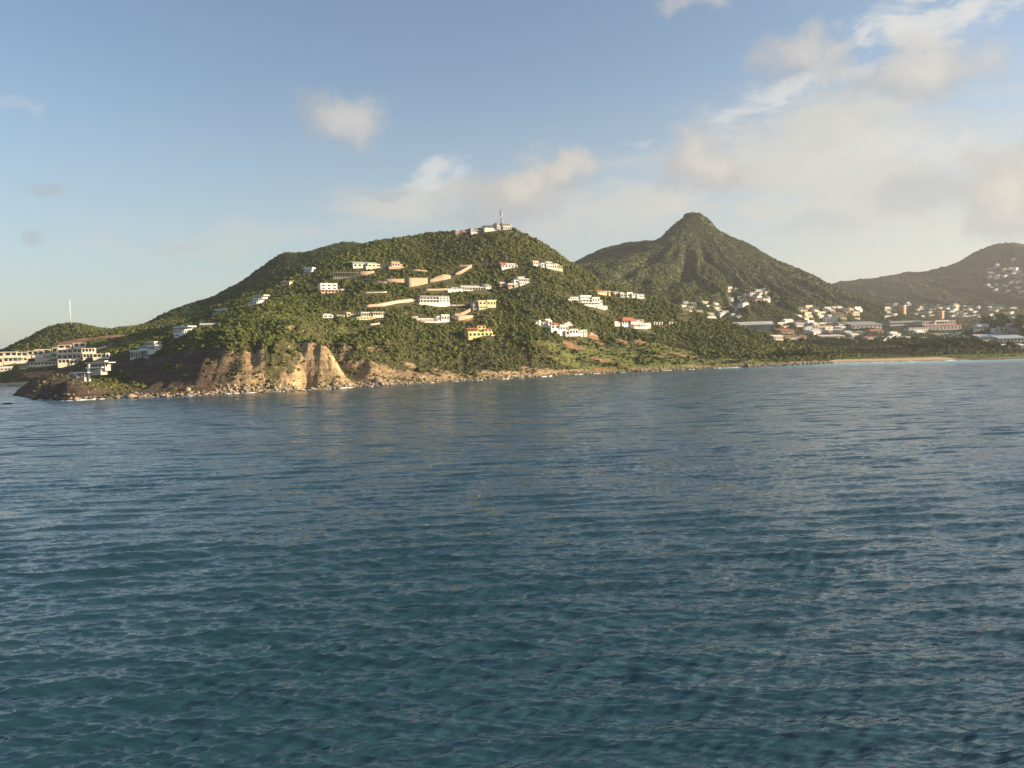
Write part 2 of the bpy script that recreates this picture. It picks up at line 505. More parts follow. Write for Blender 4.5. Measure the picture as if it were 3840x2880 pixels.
far_ridge = [at(*p) for p in [(2800, 1130, 3300), (2950, 1100, 3300), (3121, 1067, 3300), (3152, 1057, 3300), (3220, 1052, 3300), (3266, 1047, 3290), (3342, 1036, 3280), (3372, 1029, 3275), (3399, 1019, 3270), (3429, 1025, 3270), (3456, 1021, 3265),
                              (3505, 1006, 3250), (3524, 1006, 3250), (3594, 993, 3230), (3646, 960, 3200), (3732, 925, 3180), (3785, 913, 3170), (3840, 920, 3160), (3950, 950, 3150), (4150, 985, 3150), (4400, 960, 3100), (4800, 1000, 3100)]]
far_face = [at(*p) for p in [(3150, 1130, 2800), (3300, 1100, 2900), (3400, 1080, 2950), (3500, 1070, 2950), (3600, 1060, 2900), (3640, 1010, 3050), (3700, 1000, 3000), (3700, 1080, 2750), (3780, 1000, 2950), (3840, 1010, 2900),
                             (3200, 1170, 2500), (3400, 1160, 2500), (3600, 1150, 2500), (3800, 1120, 2450), (3950, 1080, 2600), (4200, 1100, 2600)]]
fp = far_ridge + far_face + backs(far_ridge, [(400, 0.7, 0), (1200, 0.1, 0)]) + [(x, 2150, 30) for x in (400, 900, 1400, 1900, 2500, 3200)]
T_far = Terrain('far_range', np.arange(600, 3700, 16.0), np.arange(2150, 4300, 16.0))
simple_terrain(T_far, fp, 25.0, 12.0, 260, 61)
T_far.Z -= np.abs(fbm(T_far.X / 190.0, T_far.Y / 900.0, 1.0, 4, 63, 0.55)) * 62 * smooth01(3150, 2950, T_far.Y) * smooth01(60, 160, T_far.Z)

lsh = shore([(2700, 1381), (2800, 1377), (2900, 1372), (2960, 1370), (3040, 1366), (3120, 1362), (3220, 1360), (3330, 1358), (3450, 1355), (3570, 1352), (3620, 1350), (3700, 1349), (3840, 1345), (4100, 1338), (4500, 1325)])
lp = list(lsh) + [(x, y - 30, -5) for x, y, z in lsh] + [(x, y - 130, -20) for x, y, z in lsh] + [(x, y + 22, 2.1) for x, y, z in lsh] + [(x, y + 55, 3.6) for x, y, z in lsh] + [(x, y + 110, 2.8) for x, y, z in lsh]
lp += [(x, 1150, 2.4) for x in (350, 450, 550, 650)] + [(x, 1330, 1.2) for x in (500, 560, 620, 680)] + [(x, 1440, 3) for x in (400, 560, 640, 760)]
lp += [(x, 1560, 6) for x in (400, 600, 800)] + [(x, 1750, 12) for x in (500, 800, 1100)] + [(x, 2050, 28) for x in (700, 1000, 1300)] + [(x, 2450, 52) for x in (900, 1300, 1700)] + [(x, 2750, 80) for x in (1000, 1500, 2000)]
lp += [at(*p) for p in [(3600, 1262, 1330), (3645, 1238, 1320), (3721, 1207, 1300), (3782, 1196, 1280), (3840, 1188, 1260), (4000, 1170, 1250), (4300, 1150, 1230),
                        (3700, 1290, 1060), (3840, 1290, 1040), (3840, 1240, 1140), (3740, 1250, 1160), (4000, 1280, 1040), (4300, 1270, 1000)]]
lp += [(940, 1560, 25), (1150, 1560, 30), (1400, 1500, 40)]
T_low = Terrain('coastal_plain', np.arange(180, 2300, 7.0), spaced((740, 1000, 3.0), (1000, 2800, 9.0)))
mlow = rbf_fit(lp, 12.0)
T_low.Z = rbf_eval(mlow, T_low.X, T_low.Y) + smooth01(1.5, 5, rbf_eval(mlow, T_low.X, T_low.Y)) * fbm(T_low.X, T_low.Y, 40, 3, 71) * 0.8
T_low.sl = np.hypot(*np.gradient(T_low.Z, T_low.ys, T_low.xs))

TERR = [T_head, T_west, T_peak, T_far, T_low]


def ground(x, y):
    x = np.atleast_1d(np.asarray(x, float)); y = np.atleast_1d(np.asarray(y, float))
    return np.max([T.h(x, y) for T in TERR], axis=0)


def gz(x, y):
    return float(ground(x, y)[0])


_t = np.concatenate([np.arange(480, 1400, 0.6), np.arange(1400, 4500, 3.0)])


def hit(px, py):
    """the point of the land that the eye meets in this direction"""
    d = pixdir(px, py)
    x = d.x / d.y * _t; z = CAMZ + d.z / d.y * _t
    g = np.maximum(ground(x, _t), 0.0)
    b = np.nonzero(z <= g)[0]
    i = b[0] if len(b) else len(_t) - 1
    return Vector((x[i], _t[i], g[i]))

# ------------------------------------------------------------------ materials
MATS = {}


def new_mat(name):
    m = bpy.data.materials.new(name)
    m.use_nodes = True
    m.node_tree.nodes.clear()
    g = G(m.node_tree)
    out = N(g.t, 'ShaderNodeOutputMaterial')
    b = N(g.t, 'ShaderNodeBsdfPrincipled')
    g.t.links.new(b.outputs[0], out.inputs['Surface'])
    MATS[name] = m
    return m, g, b


def plain(name, c, rough=0.8, var=0.18, scale=0.6, metallic=0.0, spec=0.3):
    """painted or cast surface with uneven weathering"""
    m, g, b = new_mat(name)
    p = N(g.t, 'ShaderNodeNewGeometry').outputs['Position']
    n = g.noise(p, scale, 5.0, 0.6)
    st = g.noise(g.mapping(p, scale=(1, 1, 0.12)), scale * 2.2, 3.0, 0.6)
    f = g.mapr(g.math('MULTIPLY_ADD', st, 0.5, g.math('MULTIPLY', n, 0.5)), 0.35, 0.68, 1.0 - var, 1.0 + var * 0.35)
    g.put(b.inputs['Base Color'], g.vmath('SCALE', c, scale=f))
    b.inputs['Roughness'].default_value = rough
    b.inputs['Metallic'].default_value = metallic
    b.inputs['Specular IOR Level'].default_value = spec
    return m


def terrain_mat(name, soil_a, soil_b, rock_a, rock_b, scale=1.0, dark=False):
    m, g, b = new_mat(name)
    geo = N(g.t, 'ShaderNodeNewGeometry')
    p = geo.outputs['Position']
    n1 = g.noise(p, 0.035 * scale, 6.0, 0.62)
    n2 = g.noise(p, 0.30 * scale, 5.0, 0.65)
    soil = g.mix(g.mapr(g.math('MULTIPLY_ADD', n2, 0.5, g.math('MULTIPLY', n1, 0.5)), 0.38, 0.62), soil_a, soil_b)
    # bedded rock: thin layers that dip a little, broken by joints
    lay = g.noise(g.mapping(p, rot=(R(6), R(-9), 0), scale=(0.02, 0.02, 0.55)), 1.0, 6.0, 0.65, 0.4)
    jnt = g.noise(g.mapping(p, scale=(0.34, 0.34, 0.05)), 1.0, 5.0, 0.65, 0.3)
    rk = g.mix(g.mapr(lay, 0.36, 0.64), rock_a, rock_b)
    rk = g.mix(g.mapr(jnt, 0.40, 0.60, 0.55, 0.0), rk, tuple(x * 0.45 for x in rock_b))
    rk = g.mix(g.mapr(n1, 0.52, 0.66, 0.0, 0.6), rk, tuple(x * 1.25 for x in rock_a))
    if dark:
        rk = g.mix(g.attr('darkrock_shade'), rk, g.mix(g.mapr(lay, 0.36, 0.64), (0.115, 0.078, 0.055), (0.060, 0.045, 0.036)))  # darker flank rock; part of the flank's shade sits in this colour
    brk = g.math('MULTIPLY_ADD', n2, 1.3, -0.65)
    def mask(a, lo=0.35, hi=0.65):
        return g.mapr(g.math('ADD', g.attr(a), g.math('MULTIPLY', brk, 1.5)), lo, hi)
    cur = g.mix(mask('rock'), soil, rk)
    cur = g.mix(mask('grass'), cur, g.mix(g.mapr(n2, 0.35, 0.65), (0.10, 0.125, 0.030), (0.19, 0.19, 0.06)))
    orange = g.mix(g.mapr(jnt, 0.35, 0.65), (0.38, 0.215, 0.115), (0.22, 0.13, 0.075))
    cur = g.mix(mask('scar'), cur, orange)
    sand = g.mix(g.mapr(n2, 0.3, 0.7), (0.56, 0.43, 0.28), (0.44, 0.32, 0.20))
    cur = g.mix(mask('sand'), cur, sand)
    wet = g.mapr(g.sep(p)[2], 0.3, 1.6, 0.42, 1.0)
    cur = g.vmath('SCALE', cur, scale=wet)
    g.put(b.inputs['Base Color'], cur)
    b.inputs['Roughness'].default_value = 0.95
    b.inputs['Specular IOR Level'].default_value = 0.15
    bump = N(g.t, 'ShaderNodeBump')
    bump.inputs['Distance'].default_value = 1.6
    bump.inputs['Strength'].default_value = 0.9
    g.put(bump.inputs['Height'], g.math('ADD', g.math('MULTIPLY', jnt, 0.9), g.math('ADD', g.math('MULTIPLY', lay, 0.6), n2)))
    g.t.links.new(bump.outputs[0], b.inputs['Normal'])
    return m


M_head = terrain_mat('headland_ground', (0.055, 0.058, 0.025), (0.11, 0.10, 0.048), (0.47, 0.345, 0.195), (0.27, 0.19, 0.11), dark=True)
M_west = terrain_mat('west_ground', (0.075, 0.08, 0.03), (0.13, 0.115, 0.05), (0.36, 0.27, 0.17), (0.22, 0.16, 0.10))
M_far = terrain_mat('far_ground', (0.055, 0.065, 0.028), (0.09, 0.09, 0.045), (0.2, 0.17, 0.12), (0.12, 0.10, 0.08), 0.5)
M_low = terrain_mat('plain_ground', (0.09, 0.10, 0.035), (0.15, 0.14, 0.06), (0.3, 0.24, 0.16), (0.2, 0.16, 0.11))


def foliage_mat(name, dark, mid, light, patch=0.012, dead=None):
    m, g, b = new_mat(name)
    oi = N(g.t, 'ShaderNodeObjectInfo')
    pn = g.noise(oi.outputs['Location'], patch, 4.0, 0.6)
    r = g.math('ADD', g.math('MULTIPLY', oi.outputs['Random'], 0.40), g.math('MULTIPLY_ADD', pn, 1.9, -0.64))
    c = g.mix(g.mapr(r, 0.05, 0.55), dark, mid)
    c = g.mix(g.mapr(r, 0.55, 1.0), c, light)
    if dead:
        c = g.mix(g.mapr(oi.outputs['Random'], 0.965, 0.985), c, dead)
    g.put(b.inputs['Base Color'], c)
    b.inputs['Roughness'].default_value = 0.75
    b.inputs['Specular IOR Level'].default_value = 0.15
    return m


M_scrub = foliage_mat('scrub_leaves', (0.042, 0.061, 0.015), (0.080, 0.098, 0.021), (0.125, 0.132, 0.031), dead=(0.16, 0.135, 0.07))
M_dry = foliage_mat('dry_scrub_leaves', (0.07, 0.08, 0.028), (0.12, 0.115, 0.045), (0.20, 0.165, 0.075), dead=(0.30, 0.22, 0.12))
M_fold = foliage_mat('woodland_leaves', (0.034, 0.050, 0.015), (0.058, 0.075, 0.020), (0.090, 0.10, 0.028))
M_tree = foliage_mat('tree_leaves', (0.030, 0.048, 0.014), (0.05, 0.075, 0.018), (0.085, 0.11, 0.028), patch=0.05)
M_lawn = foliage_mat('beach_grass_leaves', (0.12, 0.15, 0.03), (0.17, 0.19, 0.045), (0.25, 0.25, 0.07), patch=0.05)
M_bark = plain('bark', (0.12, 0.09, 0.065), 0.9)
M_boulder_m, _g, _b = new_mat('boulder_rock')
_oi = N(_g.t, 'ShaderNodeObjectInfo')
_p = N(_g.t, 'ShaderNodeNewGeometry').outputs['Position']
_c = _g.mix(_oi.outputs['Random'], (0.16, 0.13, 0.10), (0.46, 0.36, 0.24))
_c = _g.mix(_g.mapr(_g.noise(_p, 0.9, 5, 0.6), 0.4, 0.62, 0.0, 0.6), _c, (0.13, 0.11, 0.09))
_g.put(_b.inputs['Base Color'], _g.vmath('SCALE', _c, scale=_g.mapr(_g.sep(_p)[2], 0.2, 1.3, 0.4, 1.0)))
_b.inputs['Roughness'].default_value = 0.9
M_boulder = M_boulder_m


def water_mat(name, deep, shoal):
    m, g, b = new_mat(name)
    p = N(g.t, 'ShaderNodeNewGeometry').outputs['Position']
    dep = g.attr('shoal')
    big = g.noise(p, 0.012, 3.0, 0.5)
    c = g.mix(g.mapr(g.math('ADD', dep, g.math('MULTIPLY_ADD', big, 0.3, -0.15)), 0.08, 1.0, smooth=False), deep, shoal)
    g.put(b.inputs['Base Color'], c)
    b.inputs['IOR'].default_value = 1.46
    b.inputs['Specular IOR Level'].default_value = 1.0
    b.inputs['Roughness'].default_value = 0.05
    dist = g.vmath('LENGTH', p)
    far = g.mapr(dist, 60.0, 380.0)
    # slopes of the wind ripples too small for the mesh; longer ones take over where the mesh cannot follow them
    def slopes(scale, rot, stretch, amp_x, amp_y, det):
        n = g.noise(g.mapping(p, rot=(0, 0, R(rot)), scale=(stretch, 1.0, 1.0)), scale, det, 0.6, 0.3, color=True)
        v = g.vmath('SUBTRACT', n, (0.5, 0.5, 0.5))
        return g.vmath('MULTIPLY', v, (amp_x, amp_y, 0.0))
    gust = g.mapr(g.noise(g.mapping(p, scale=(0.5, 1.0, 1.0)), 0.016, 4.0, 0.6), 0.32, 0.68, 0.65, 1.25)
    s1 = g.vmath('ADD', slopes(2.8, 10, 0.26, 0.45, 0.72, 3.0), slopes(7.5, -14, 0.34, 0.32, 0.50, 2.0))
    s2 = slopes(0.85, -6, 0.24, 0.24, 0.42, 2.0)
    tot = g.vmath('SCALE', g.vmath('ADD', s1, s2), scale=g.math('MULTIPLY', gust, g.math('MULTIPLY_ADD', far, -1.0, 1.6)))
    # sparse steep faces of the longer waves, which show as thin dark lines
    def faces(scale, rot, stretch, lo, hi, k):
        n = g.noise(g.mapping(p, rot=(0, 0, R(rot)), scale=(stretch, 1.0, 1.0)), scale, 3.0, 0.6, 0.2)
        return g.math('MULTIPLY', g.mapr(n, lo, hi), k)
    fc = g.math('ADD', faces(0.20, 5, 0.16, 0.54, 0.66, 0.34), g.math('ADD', faces(0.42, 6, 0.20, 0.54, 0.64, 0.34), faces(1.1, 10, 0.24, 0.54, 0.66, 0.28)))
    fc = g.math('MULTIPLY', fc, g.math('MULTIPLY_ADD', far, 0.85, 0.15))
    fc = g.math('ADD', fc, g.math('MULTIPLY', far, 0.045))
    tot = g.vmath('ADD', tot, g.comb(0.0, g.math('MULTIPLY', fc, -1.0), 0.0))
    nn = g.vmath('NORMALIZE', g.vmath('ADD', N(g.t, 'ShaderNodeNewGeometry').outputs['Normal'], tot))
    g.t.links.new(nn, b.inputs['Normal'])
    return m


M_sea = water_mat('sea_water', (0.012, 0.043, 0.056), (0.15, 0.42, 0.45))
M_pond = plain('pond_water', (0.10, 0.12, 0.11), 0.06, 0.1, 0.05, spec=0.5)


def foam_mat():
    m, g, b = new_mat('foam')
    p = N(g.t, 'ShaderNodeNewGeometry').outputs['Position']
    n = g.noise(p, 0.8, 5.0, 0.65)
    g.put(b.inputs['Base Color'], g.mix(g.mapr(n, 0.3, 0.6), (0.55, 0.62, 0.64), (0.86, 0.87, 0.86)))
    b.inputs['Roughness'].default_value = 0.7
    return m


M_foam = foam_mat()

# ------------------------------------------------------------------ the land as meshes
def hitv(pts):
    return [hit(a, b) for a, b in pts]


def splash(T, A, px, py, rx, ry, power=1.0):
    """raise attribute A on ground near the point seen at px,py: radii in metres across and in depth"""
    c = hit(px, py)
    d = ((T.X - c.x) / rx) ** 2 + ((T.Y - c.y) / ry) ** 2
    np.maximum(A, np.clip(1.25 - d * 0.75, 0, 1) * power, out=A)


def zero(T):
    return np.zeros_like(T.Z)


T_head.att = dict(rock=zero(T_head), scar=zero(T_head), grass=zero(T_head), sand=zero(T_head))
A = T_head.att
low_coast = smooth01(70, 45, T_head.Z) * smooth01(60, -40, T_head.X)
A['rock'] = np.clip(smooth01(0.75, 1.25, T_head.sl) * low_coast + smooth01(7, 3, T_head.Z) * smooth01(230, 160, T_head.X), 0, 1)
A['rock'] = np.maximum(A['rock'], smooth01(4.0, 2.0, T_head.Z))
_pxx = T_head.X / T_head.Y * F + 1920
_band = np.interp(_pxx, [1150, 1250, 1600, 1800, 2000, 2300, 2700], [11, 12, 10, 8, 6, 4, 3])
_bn = fbm(T_head.X, T_head.Y * 0.4, 30, 4, 23, 0.6)
A['rock'] = np.maximum(A['rock'], smooth01(_band * 1.25, _band * 0.6, T_head.Z - _bn * _band * 0.7) * (_pxx > 1150) * 0.85)
# green streaks run down the gullies of the cliff
_gul = fbm(T_head.X, T_head.Y * 0.22, 20, 4, 15, 0.6)
A['rock'] *= np.clip(0.25 + smooth01(-0.25, 0.25, _gul + 0.55 * smooth01(26, 6, T_head.Z) + 0.25 * smooth01(-205, -150, T_head.X) - 0.15), 0, 1)
_flank = smooth01(-205, -235, T_head.X) * smooth01(42, 24, T_head.Z) * smooth01(0.22, 0.45, T_head.sl) * smooth01(-0.55, 0.1, fbm(T_head.X, T_head.Y, 24, 3, 29) + 0.25)
A['rock'] = np.maximum(A['rock'], _flank)
A['darkrock_shade'] = smooth01(-190, -232, T_head.X + 0.35 * (T_head.Z - 20) + fbm(T_head.X, T_head.Y, 30, 3, 19) * 10)  # left flank: browner rock, with some of its shade put into the tone
for s in [(2150, 1300, 11, 9), (2255, 1290, 6, 5), (2330, 1280, 7, 7), (2402, 1283, 8, 8), (2255, 1350, 12, 4), (2575, 1337, 20, 5), (2470, 1336, 6, 3),
          (2216, 1258, 10, 7), (1750, 1195, 12, 7), (2270, 1390, 12, 5), (2380, 1382, 12, 4)]:
    splash(T_head, A['scar'], *s)
for s in [(1270, 1400, 6, 10), (1300, 1335, 7, 10), (1385, 1385, 9, 14), (1405, 1310, 7, 9), (1460, 1395, 10, 9), (1510, 1408, 8, 6), (1580, 1412, 14, 6), (1700, 1405, 20, 5), (1830, 1398, 20, 4), (1540, 1370, 6, 8)]:
    splash(T_head, A['rock'], *s, power=0.75)
for s in [(2300, 1330, 45, 30), (2480, 1310, 40, 20), (2120, 1320, 30, 12), (2650, 1360, 60, 14), (2420, 1365, 60, 10), (2200, 1375, 40, 9), (2800, 1352, 40, 9), (1030, 1176, 22, 10),
          (1330, 1235, 16, 10), (1080, 1200, 20, 8)]:
    splash(T_head, A['grass'], *s, power=0.85)
T_west.att = dict(rock=zero(T_west), scar=zero(T_west), grass=zero(T_west), sand=smooth01(4.2, 2.6, T_west.Z) * smooth01(-430, -470, T_west.X))
for s in [(250, 1288, 26, 10), (300, 1278, 26, 9), (360, 1268, 30, 6), (420, 1262, 26, 5), (150, 1404, 16, 10), (110, 1412, 10, 6), (195, 1398, 9, 6)]:
    splash(T_west, T_west.att['scar'], *s, power=0.9)
for s in [(420, 1300, 60, 30), (360, 1320, 40, 18), (60, 1390, 50, 12), (400, 1270, 50, 18)]:
    splash(T_west, T_west.att['grass'], *s, power=0.7)
T_peak.att = dict(rock=smooth01(0.95, 1.3, T_peak.sl) * smooth01(200, 330, T_peak.Z), scar=zero(T_peak), grass=zero(T_peak), sand=zero(T_peak))
T_far.att = dict(rock=zero(T_far), scar=zero(T_far), grass=zero(T_far), sand=zero(T_far))
lowdist = T_low.Z
sx0, sx1 = sea_at(3080, 1364)[0], sea_at(3600, 1352)[0]
inb = smooth01(sx0 - 15, sx0 + 20, T_low.X) * smooth01(sx1 + 25, sx1 - 10, T_low.X)
T_low.att = dict(rock=smooth01(2.4, 1.0, T_low.Z) * (1 - inb), scar=zero(T_low), sand=smooth01(3.3, 2.5, T_low.Z) * inb * smooth01(900, 860, T_low.Y), grass=smooth01(2.4, 3.2, T_low.Z) * smooth01(960, 900, T_low.Y) * 0.9)
for s in [(3300, 1334, 30, 5), (3420, 1331, 35, 5), (3530, 1327, 22, 5), (3200, 1340, 22, 4)]:
    splash(T_low, T_low.att['sand'], *s, power=0.62)


def mesh_terrain(T, mat, name):
    nr, nc = T.Z.shape
    f = grid_faces(nr, nc)
    keep = T.Z.ravel()[f].max(1) > -7.0
    f = f[keep]
    used = np.zeros(nr * nc, bool); used[f.ravel()] = True
    idx = np.cumsum(used) - 1
    co = np.stack([T.X.ravel(), T.Y.ravel(), T.Z.ravel()], 1)[used]
    o = link_mesh(name, co, idx[f], mat, smooth=True, attrs={k: v.ravel()[used] for k, v in T.att.items()})
    tag(o, kind='structure')
    return o


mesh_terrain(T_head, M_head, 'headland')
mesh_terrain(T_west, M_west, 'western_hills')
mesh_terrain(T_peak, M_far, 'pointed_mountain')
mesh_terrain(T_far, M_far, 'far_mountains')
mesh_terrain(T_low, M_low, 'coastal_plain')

# ------------------------------------------------------------------ the sea
def build_sea():
    fine = np.linspace(R(-37), R(37), 860)
    az = np.concatenate([np.linspace(R(-180), R(-40), 60), fine, np.linspace(R(40), R(180), 60)[:-1]])
    q = np.concatenate([np.linspace(28 / 6.0, 28 / 44.0, 40, endpoint=False), np.linspace(28 / 44.0, 28 / 1000.0, 600, endpoint=False), 28 / np.geomspace(1000, 45000, 24)])
    D = 28 / q
    dD = np.gradient(D)
    A_, DD = np.meshgrid(az, D)
    x = np.sin(A_) * DD; y = np.cos(A_) * DD
    spacing = np.repeat(dD[:, None], len(az), 1)
    cs = np.repeat(DD[:, :1] * (fine[1] - fine[0]), len(az), 1)
    z = np.zeros_like(x); ox = np.zeros_like(x); oy = np.zeros_like(x)
    near = DD[:, 0] < 700
    rs = np.random.default_rng(5)
    sub = np.ix_(near, np.arange(len(az)))
    xs, ys, sp, cc = x[sub], y[sub], spacing[sub], cs[sub]
    rx, ry = xs / np.hypot(xs, ys), ys / np.hypot(xs, ys)
    comps = []
    for i in range(120):
        lam = 0.42 * (7.5 / 0.42) ** (i / 119.0) * rs.uniform(0.9, 1.1)
        # waves run across the bay towards the ship, crests nearly square to the view
        th = R(-85) + rs.normal(0, 0.27 if lam < 4 else 0.20) + (R(34) if i % 4 == 0 and lam < 5 else 0)
        amp = 0.0105 * lam ** 0.85 * rs.uniform(0.5, 1.3) * (1.25 if lam < 3 else 1.0) * (0.7 if i % 4 == 0 else 1.0)
        if lam > 5.0: amp *= 0.9
        comps.append((lam, th, amp, rs.uniform(0, 6.28)))
    zz = np.zeros_like(xs); oxx = np.zeros_like(xs); oyy = np.zeros_like(xs)
    gust = 0.72 + 0.5 * fbm(xs, ys, 60, 3, 77)
    for lam, th, amp, ph in comps:
        k = 2 * math.pi / lam
        cx, cy = math.cos(th), math.sin(th)
        step = k * np.maximum(np.abs(cx * rx + cy * ry) * sp, np.abs(-cx * ry + cy * rx) * cc)
        a = amp * smooth01(2.6, 1.2, step)
        if lam < 5: a = a * gust
        arg = k * (xs * cx + ys * cy) + ph
        s, c = np.sin(arg), np.cos(arg)
        zz += a * s
        oxx += a * 0.6 * c * cx
        oyy += a * 0.6 * c * cy
    z[sub] = zz; ox[sub] = oxx; oy[sub] = oyy
    coarse = (np.abs(A_) > R(37.01)) | (DD < 43)
    z[coarse] = 0; ox[coarse] = 0; oy[coarse] = 0
    # how shallow the bed is here
    g = np.full(x.shape, -60.0)
    for T in (T_head, T_low, T_west):
        g = np.maximum(g, T.h(x.ravel(), y.ravel()).reshape(x.shape))
    shoal = np.zeros_like(x)
    bx, by = sea_at(3400, 1357)[:2]
    # sandy shelf off the beach
    line = np.interp(x, [p[0] for p in lsh], [p[1] for p in lsh])
    off = line - y
    shoal = smooth01(150, -5, off) * smooth01(120, 400, x) * 0.95
    hs_x = np.array([p[0] for p in hs]); hs_y = np.array([p[1] for p in hs])
    o2 = np.argsort(hs_x)
    off2 = np.interp(x, hs_x[o2], hs_y[o2]) - y
    shoal = np.maximum(shoal, smooth01(34, 0, off2) * 0.28 * (x < 420))
    shoal = np.maximum(shoal, smooth01(-420, -520, x) * smooth01(760, 900, y) * 0.75)
    co = np.stack([x + ox, y + oy, z], -1).reshape(-1, 3)
    nr, nc = x.shape
    i = np.arange(nr * nc).reshape(nr, nc)
    i = np.concatenate([i, i[:, :1]], 1)
    f = np.stack([i[:-1, :-1], i[1:, :-1], i[1:, 1:], i[:-1, 1:]], -1).reshape(-1, 4)
    # leave out water far under the hills
    o = link_mesh('sea', co, f, M_sea, smooth=True, attrs={'shoal': shoal.ravel()})
    tag(o, kind='structure')


build_sea()

# pond behind the beach
pc = [(3185, 1316), (3260, 1311), (3330, 1306), (3392, 1305), (3390, 1310), (3360, 1315), (3290, 1318), (3200, 1319)]
pv = [sea_at(a, b, 2.9) for a, b in pc]
o = link_mesh('pond', pv, [[0, 1, 6], [0, 6, 7], [1, 2, 6], [2, 5, 6], [2, 3, 5], [3, 4, 5]], M_pond)
tag(o, kind='structure')

# surf where the swell meets the rocks and the sand
def build_surf():
    co, fa = [], []
    def run(line, wmin, wmax, seed, lift=0.28, gap=0.1):
        P = np.array(line)[:, :2]
        seg = np.hypot(*np.diff(P, axis=0).T); L = np.concatenate([[0], np.cumsum(seg)])
        s = np.arange(0, L[-1], 1.5)
        x = np.interp(s, L, P[:, 0]); y = np.interp(s, L, P[:, 1])
        n = fbm(s, s * 0 + seed, 14, 3, seed)
        for k in range(len(s)):
            # walk out to the true waterline
            yy = np.arange(y[k] - 26, y[k] + 26, 0.5)
            g_ = ground(np.full(yy.shape, x[k]), yy)
            w = np.nonzero(g_ > 0.15)[0]
            if len(w): y[k] = yy[w[0]]
        y = np.convolve(np.pad(y, 2, 'edge'), np.ones(5) / 5, 'valid')
        wd = np.clip(wmin + (wmax - wmin) * (n * 0.8 + gap - 0.12), 0.3, wmax)
        b = len(co)
        jj = fbm(s, s * 0 + seed * 3.1, 4, 2, 3)
        for k in range(len(s)):
            w = wd[k] * (1 + 0.5 * jj[k])
            hgt = 0.10 + min(0.6, 0.22 * w) * (0.8 + 0.7 * jj[k])
            co.append((x[k], y[k] + 1.0, hgt * 0.8)); co.append((x[k], y[k] - w * 0.4, hgt)); co.append((x[k], y[k] - w, -0.15))
            if k and wd[k] > 0.12 and wd[k - 1] > 0.12:
                a = b + 3 * k
                fa.append((a - 3, a - 2, a + 1, a)); fa.append((a - 2, a - 1, a + 2, a + 1))
    run(hs[1:16], 0.2, 3.2, 3, gap=0.48)
    run(hs[15:], 0.2, 2.4, 5, gap=0.42)
    run(lsh[4:12], 0.6, 2.2, 8, gap=0.4)
    run(wsh[1:], 0.4, 2.2, 9, gap=0.4)
    o = link_mesh('surf', co, fa, M_foam)
    tag(o, 'white surf breaking along the rocky foot of the headland and beach', 'surf', kind='stuff')


build_surf()

# ------------------------------------------------------------------ what can be seen: used to leave out plants on hidden slopes
AZ = np.linspace(R(-40), R(40), 1300)
DB = np.concatenate([np.arange(520, 1600, 5.0), np.arange(1600, 4400, 14.0)])
_A, _D = np.meshgrid(AZ, DB)
_gx, _gy = np.sin(_A) * _D, np.cos(_A) * _D
_el = (ground(_gx.ravel(), _gy.ravel()).reshape(_gx.shape) - CAMZ) / _D
_cm = np.maximum.accumulate(_el, axis=0)


def seen(x, y, z, lift):
    a = np.arctan2(x, y); d = np.hypot(x, y)
    i = np.clip(np.searchsorted(AZ, a), 0, len(AZ) - 1)
    j = np.clip(np.searchsorted(DB, d) - 2, 0, len(DB) - 1)
    return ((z + lift - CAMZ) / d >= _cm[j, i]) & (np.abs(a) < R(39))


CLEAR = []       # (x, y, radius across, reach toward the eye, reach behind): no bushes here


def cleared(x, y):
    m = np.zeros(len(x), bool)
    for (cx, cy, rx, front, back) in CLEAR:
        # axes: along the sight line and square to it
        d = math.hypot(cx, cy); fx, fy = cx / d, cy / d
        u = (x - cx) * fy - (y - cy) * fx
        v = (x - cx) * fx + (y - cy) * fy
        m |= (np.abs(u) < rx) & (v > -front) & (v < back)
    return m

# ------------------------------------------------------------------ building kit
white = plain('white_render', (0.80, 0.77, 0.71), 0.8, 0.16)
cream = plain('cream_render', (0.74, 0.65, 0.50), 0.8, 0.16)
yellow = plain('yellow_render', (0.78, 0.58, 0.24), 0.8, 0.16)
ochre = plain('pale_yellow_render', (0.78, 0.68, 0.40), 0.8, 0.16)
pink = plain('pink_render', (0.68, 0.47, 0.37), 0.8, 0.16)
grey = plain('grey_render', (0.42, 0.41, 0.39), 0.85, 0.2)
conc = plain('raw_concrete', (0.24, 0.22, 0.19), 0.9, 0.3)
stone = plain('field_stone', (0.46, 0.35, 0.24), 0.95, 0.42, 1.3)
tan = plain('tan_block', (0.52, 0.39, 0.27), 0.95, 0.3, 0.9)
terra = plain('terracotta_tiles', (0.40, 0.15, 0.085), 0.85, 0.3, 1.2)
rust = plain('rusty_sheet', (0.27, 0.14, 0.09), 0.8, 0.4, 0.5)
groof = plain('pale_green_roof', (0.36, 0.46, 0.36), 0.6, 0.2)
sroof = plain('grey_roof', (0.26, 0.26, 0.26), 0.7, 0.3)
lroof = plain('light_sheet_roof', (0.58, 0.57, 0.53), 0.5, 0.2)
broof = plain('blue_grey_roof', (0.30, 0.36, 0.40), 0.6, 0.2)
glass = plain('dark_glass', (0.025, 0.032, 0.038), 0.12, 0.1, spec=0.5)
orange_r = plain('orange_render', (0.72, 0.36, 0.13), 0.8, 0.15)
navy = plain('dark_blue_panel', (0.05, 0.07, 0.10), 0.6, 0.2)
steel = plain('galvanised_steel', (0.55, 0.55, 0.53), 0.45, 0.2, metallic=0.5)
redp = plain('red_paint', (0.45, 0.09, 0.06), 0.6, 0.2)
grassm = MATS['beach_grass_leaves']


def proto_mesh(name, co, fa):
    me = bpy.data.meshes.new(name)
    me.from_pydata(co, [], fa)
    me.materials.append(white)
    me.update()
    return me


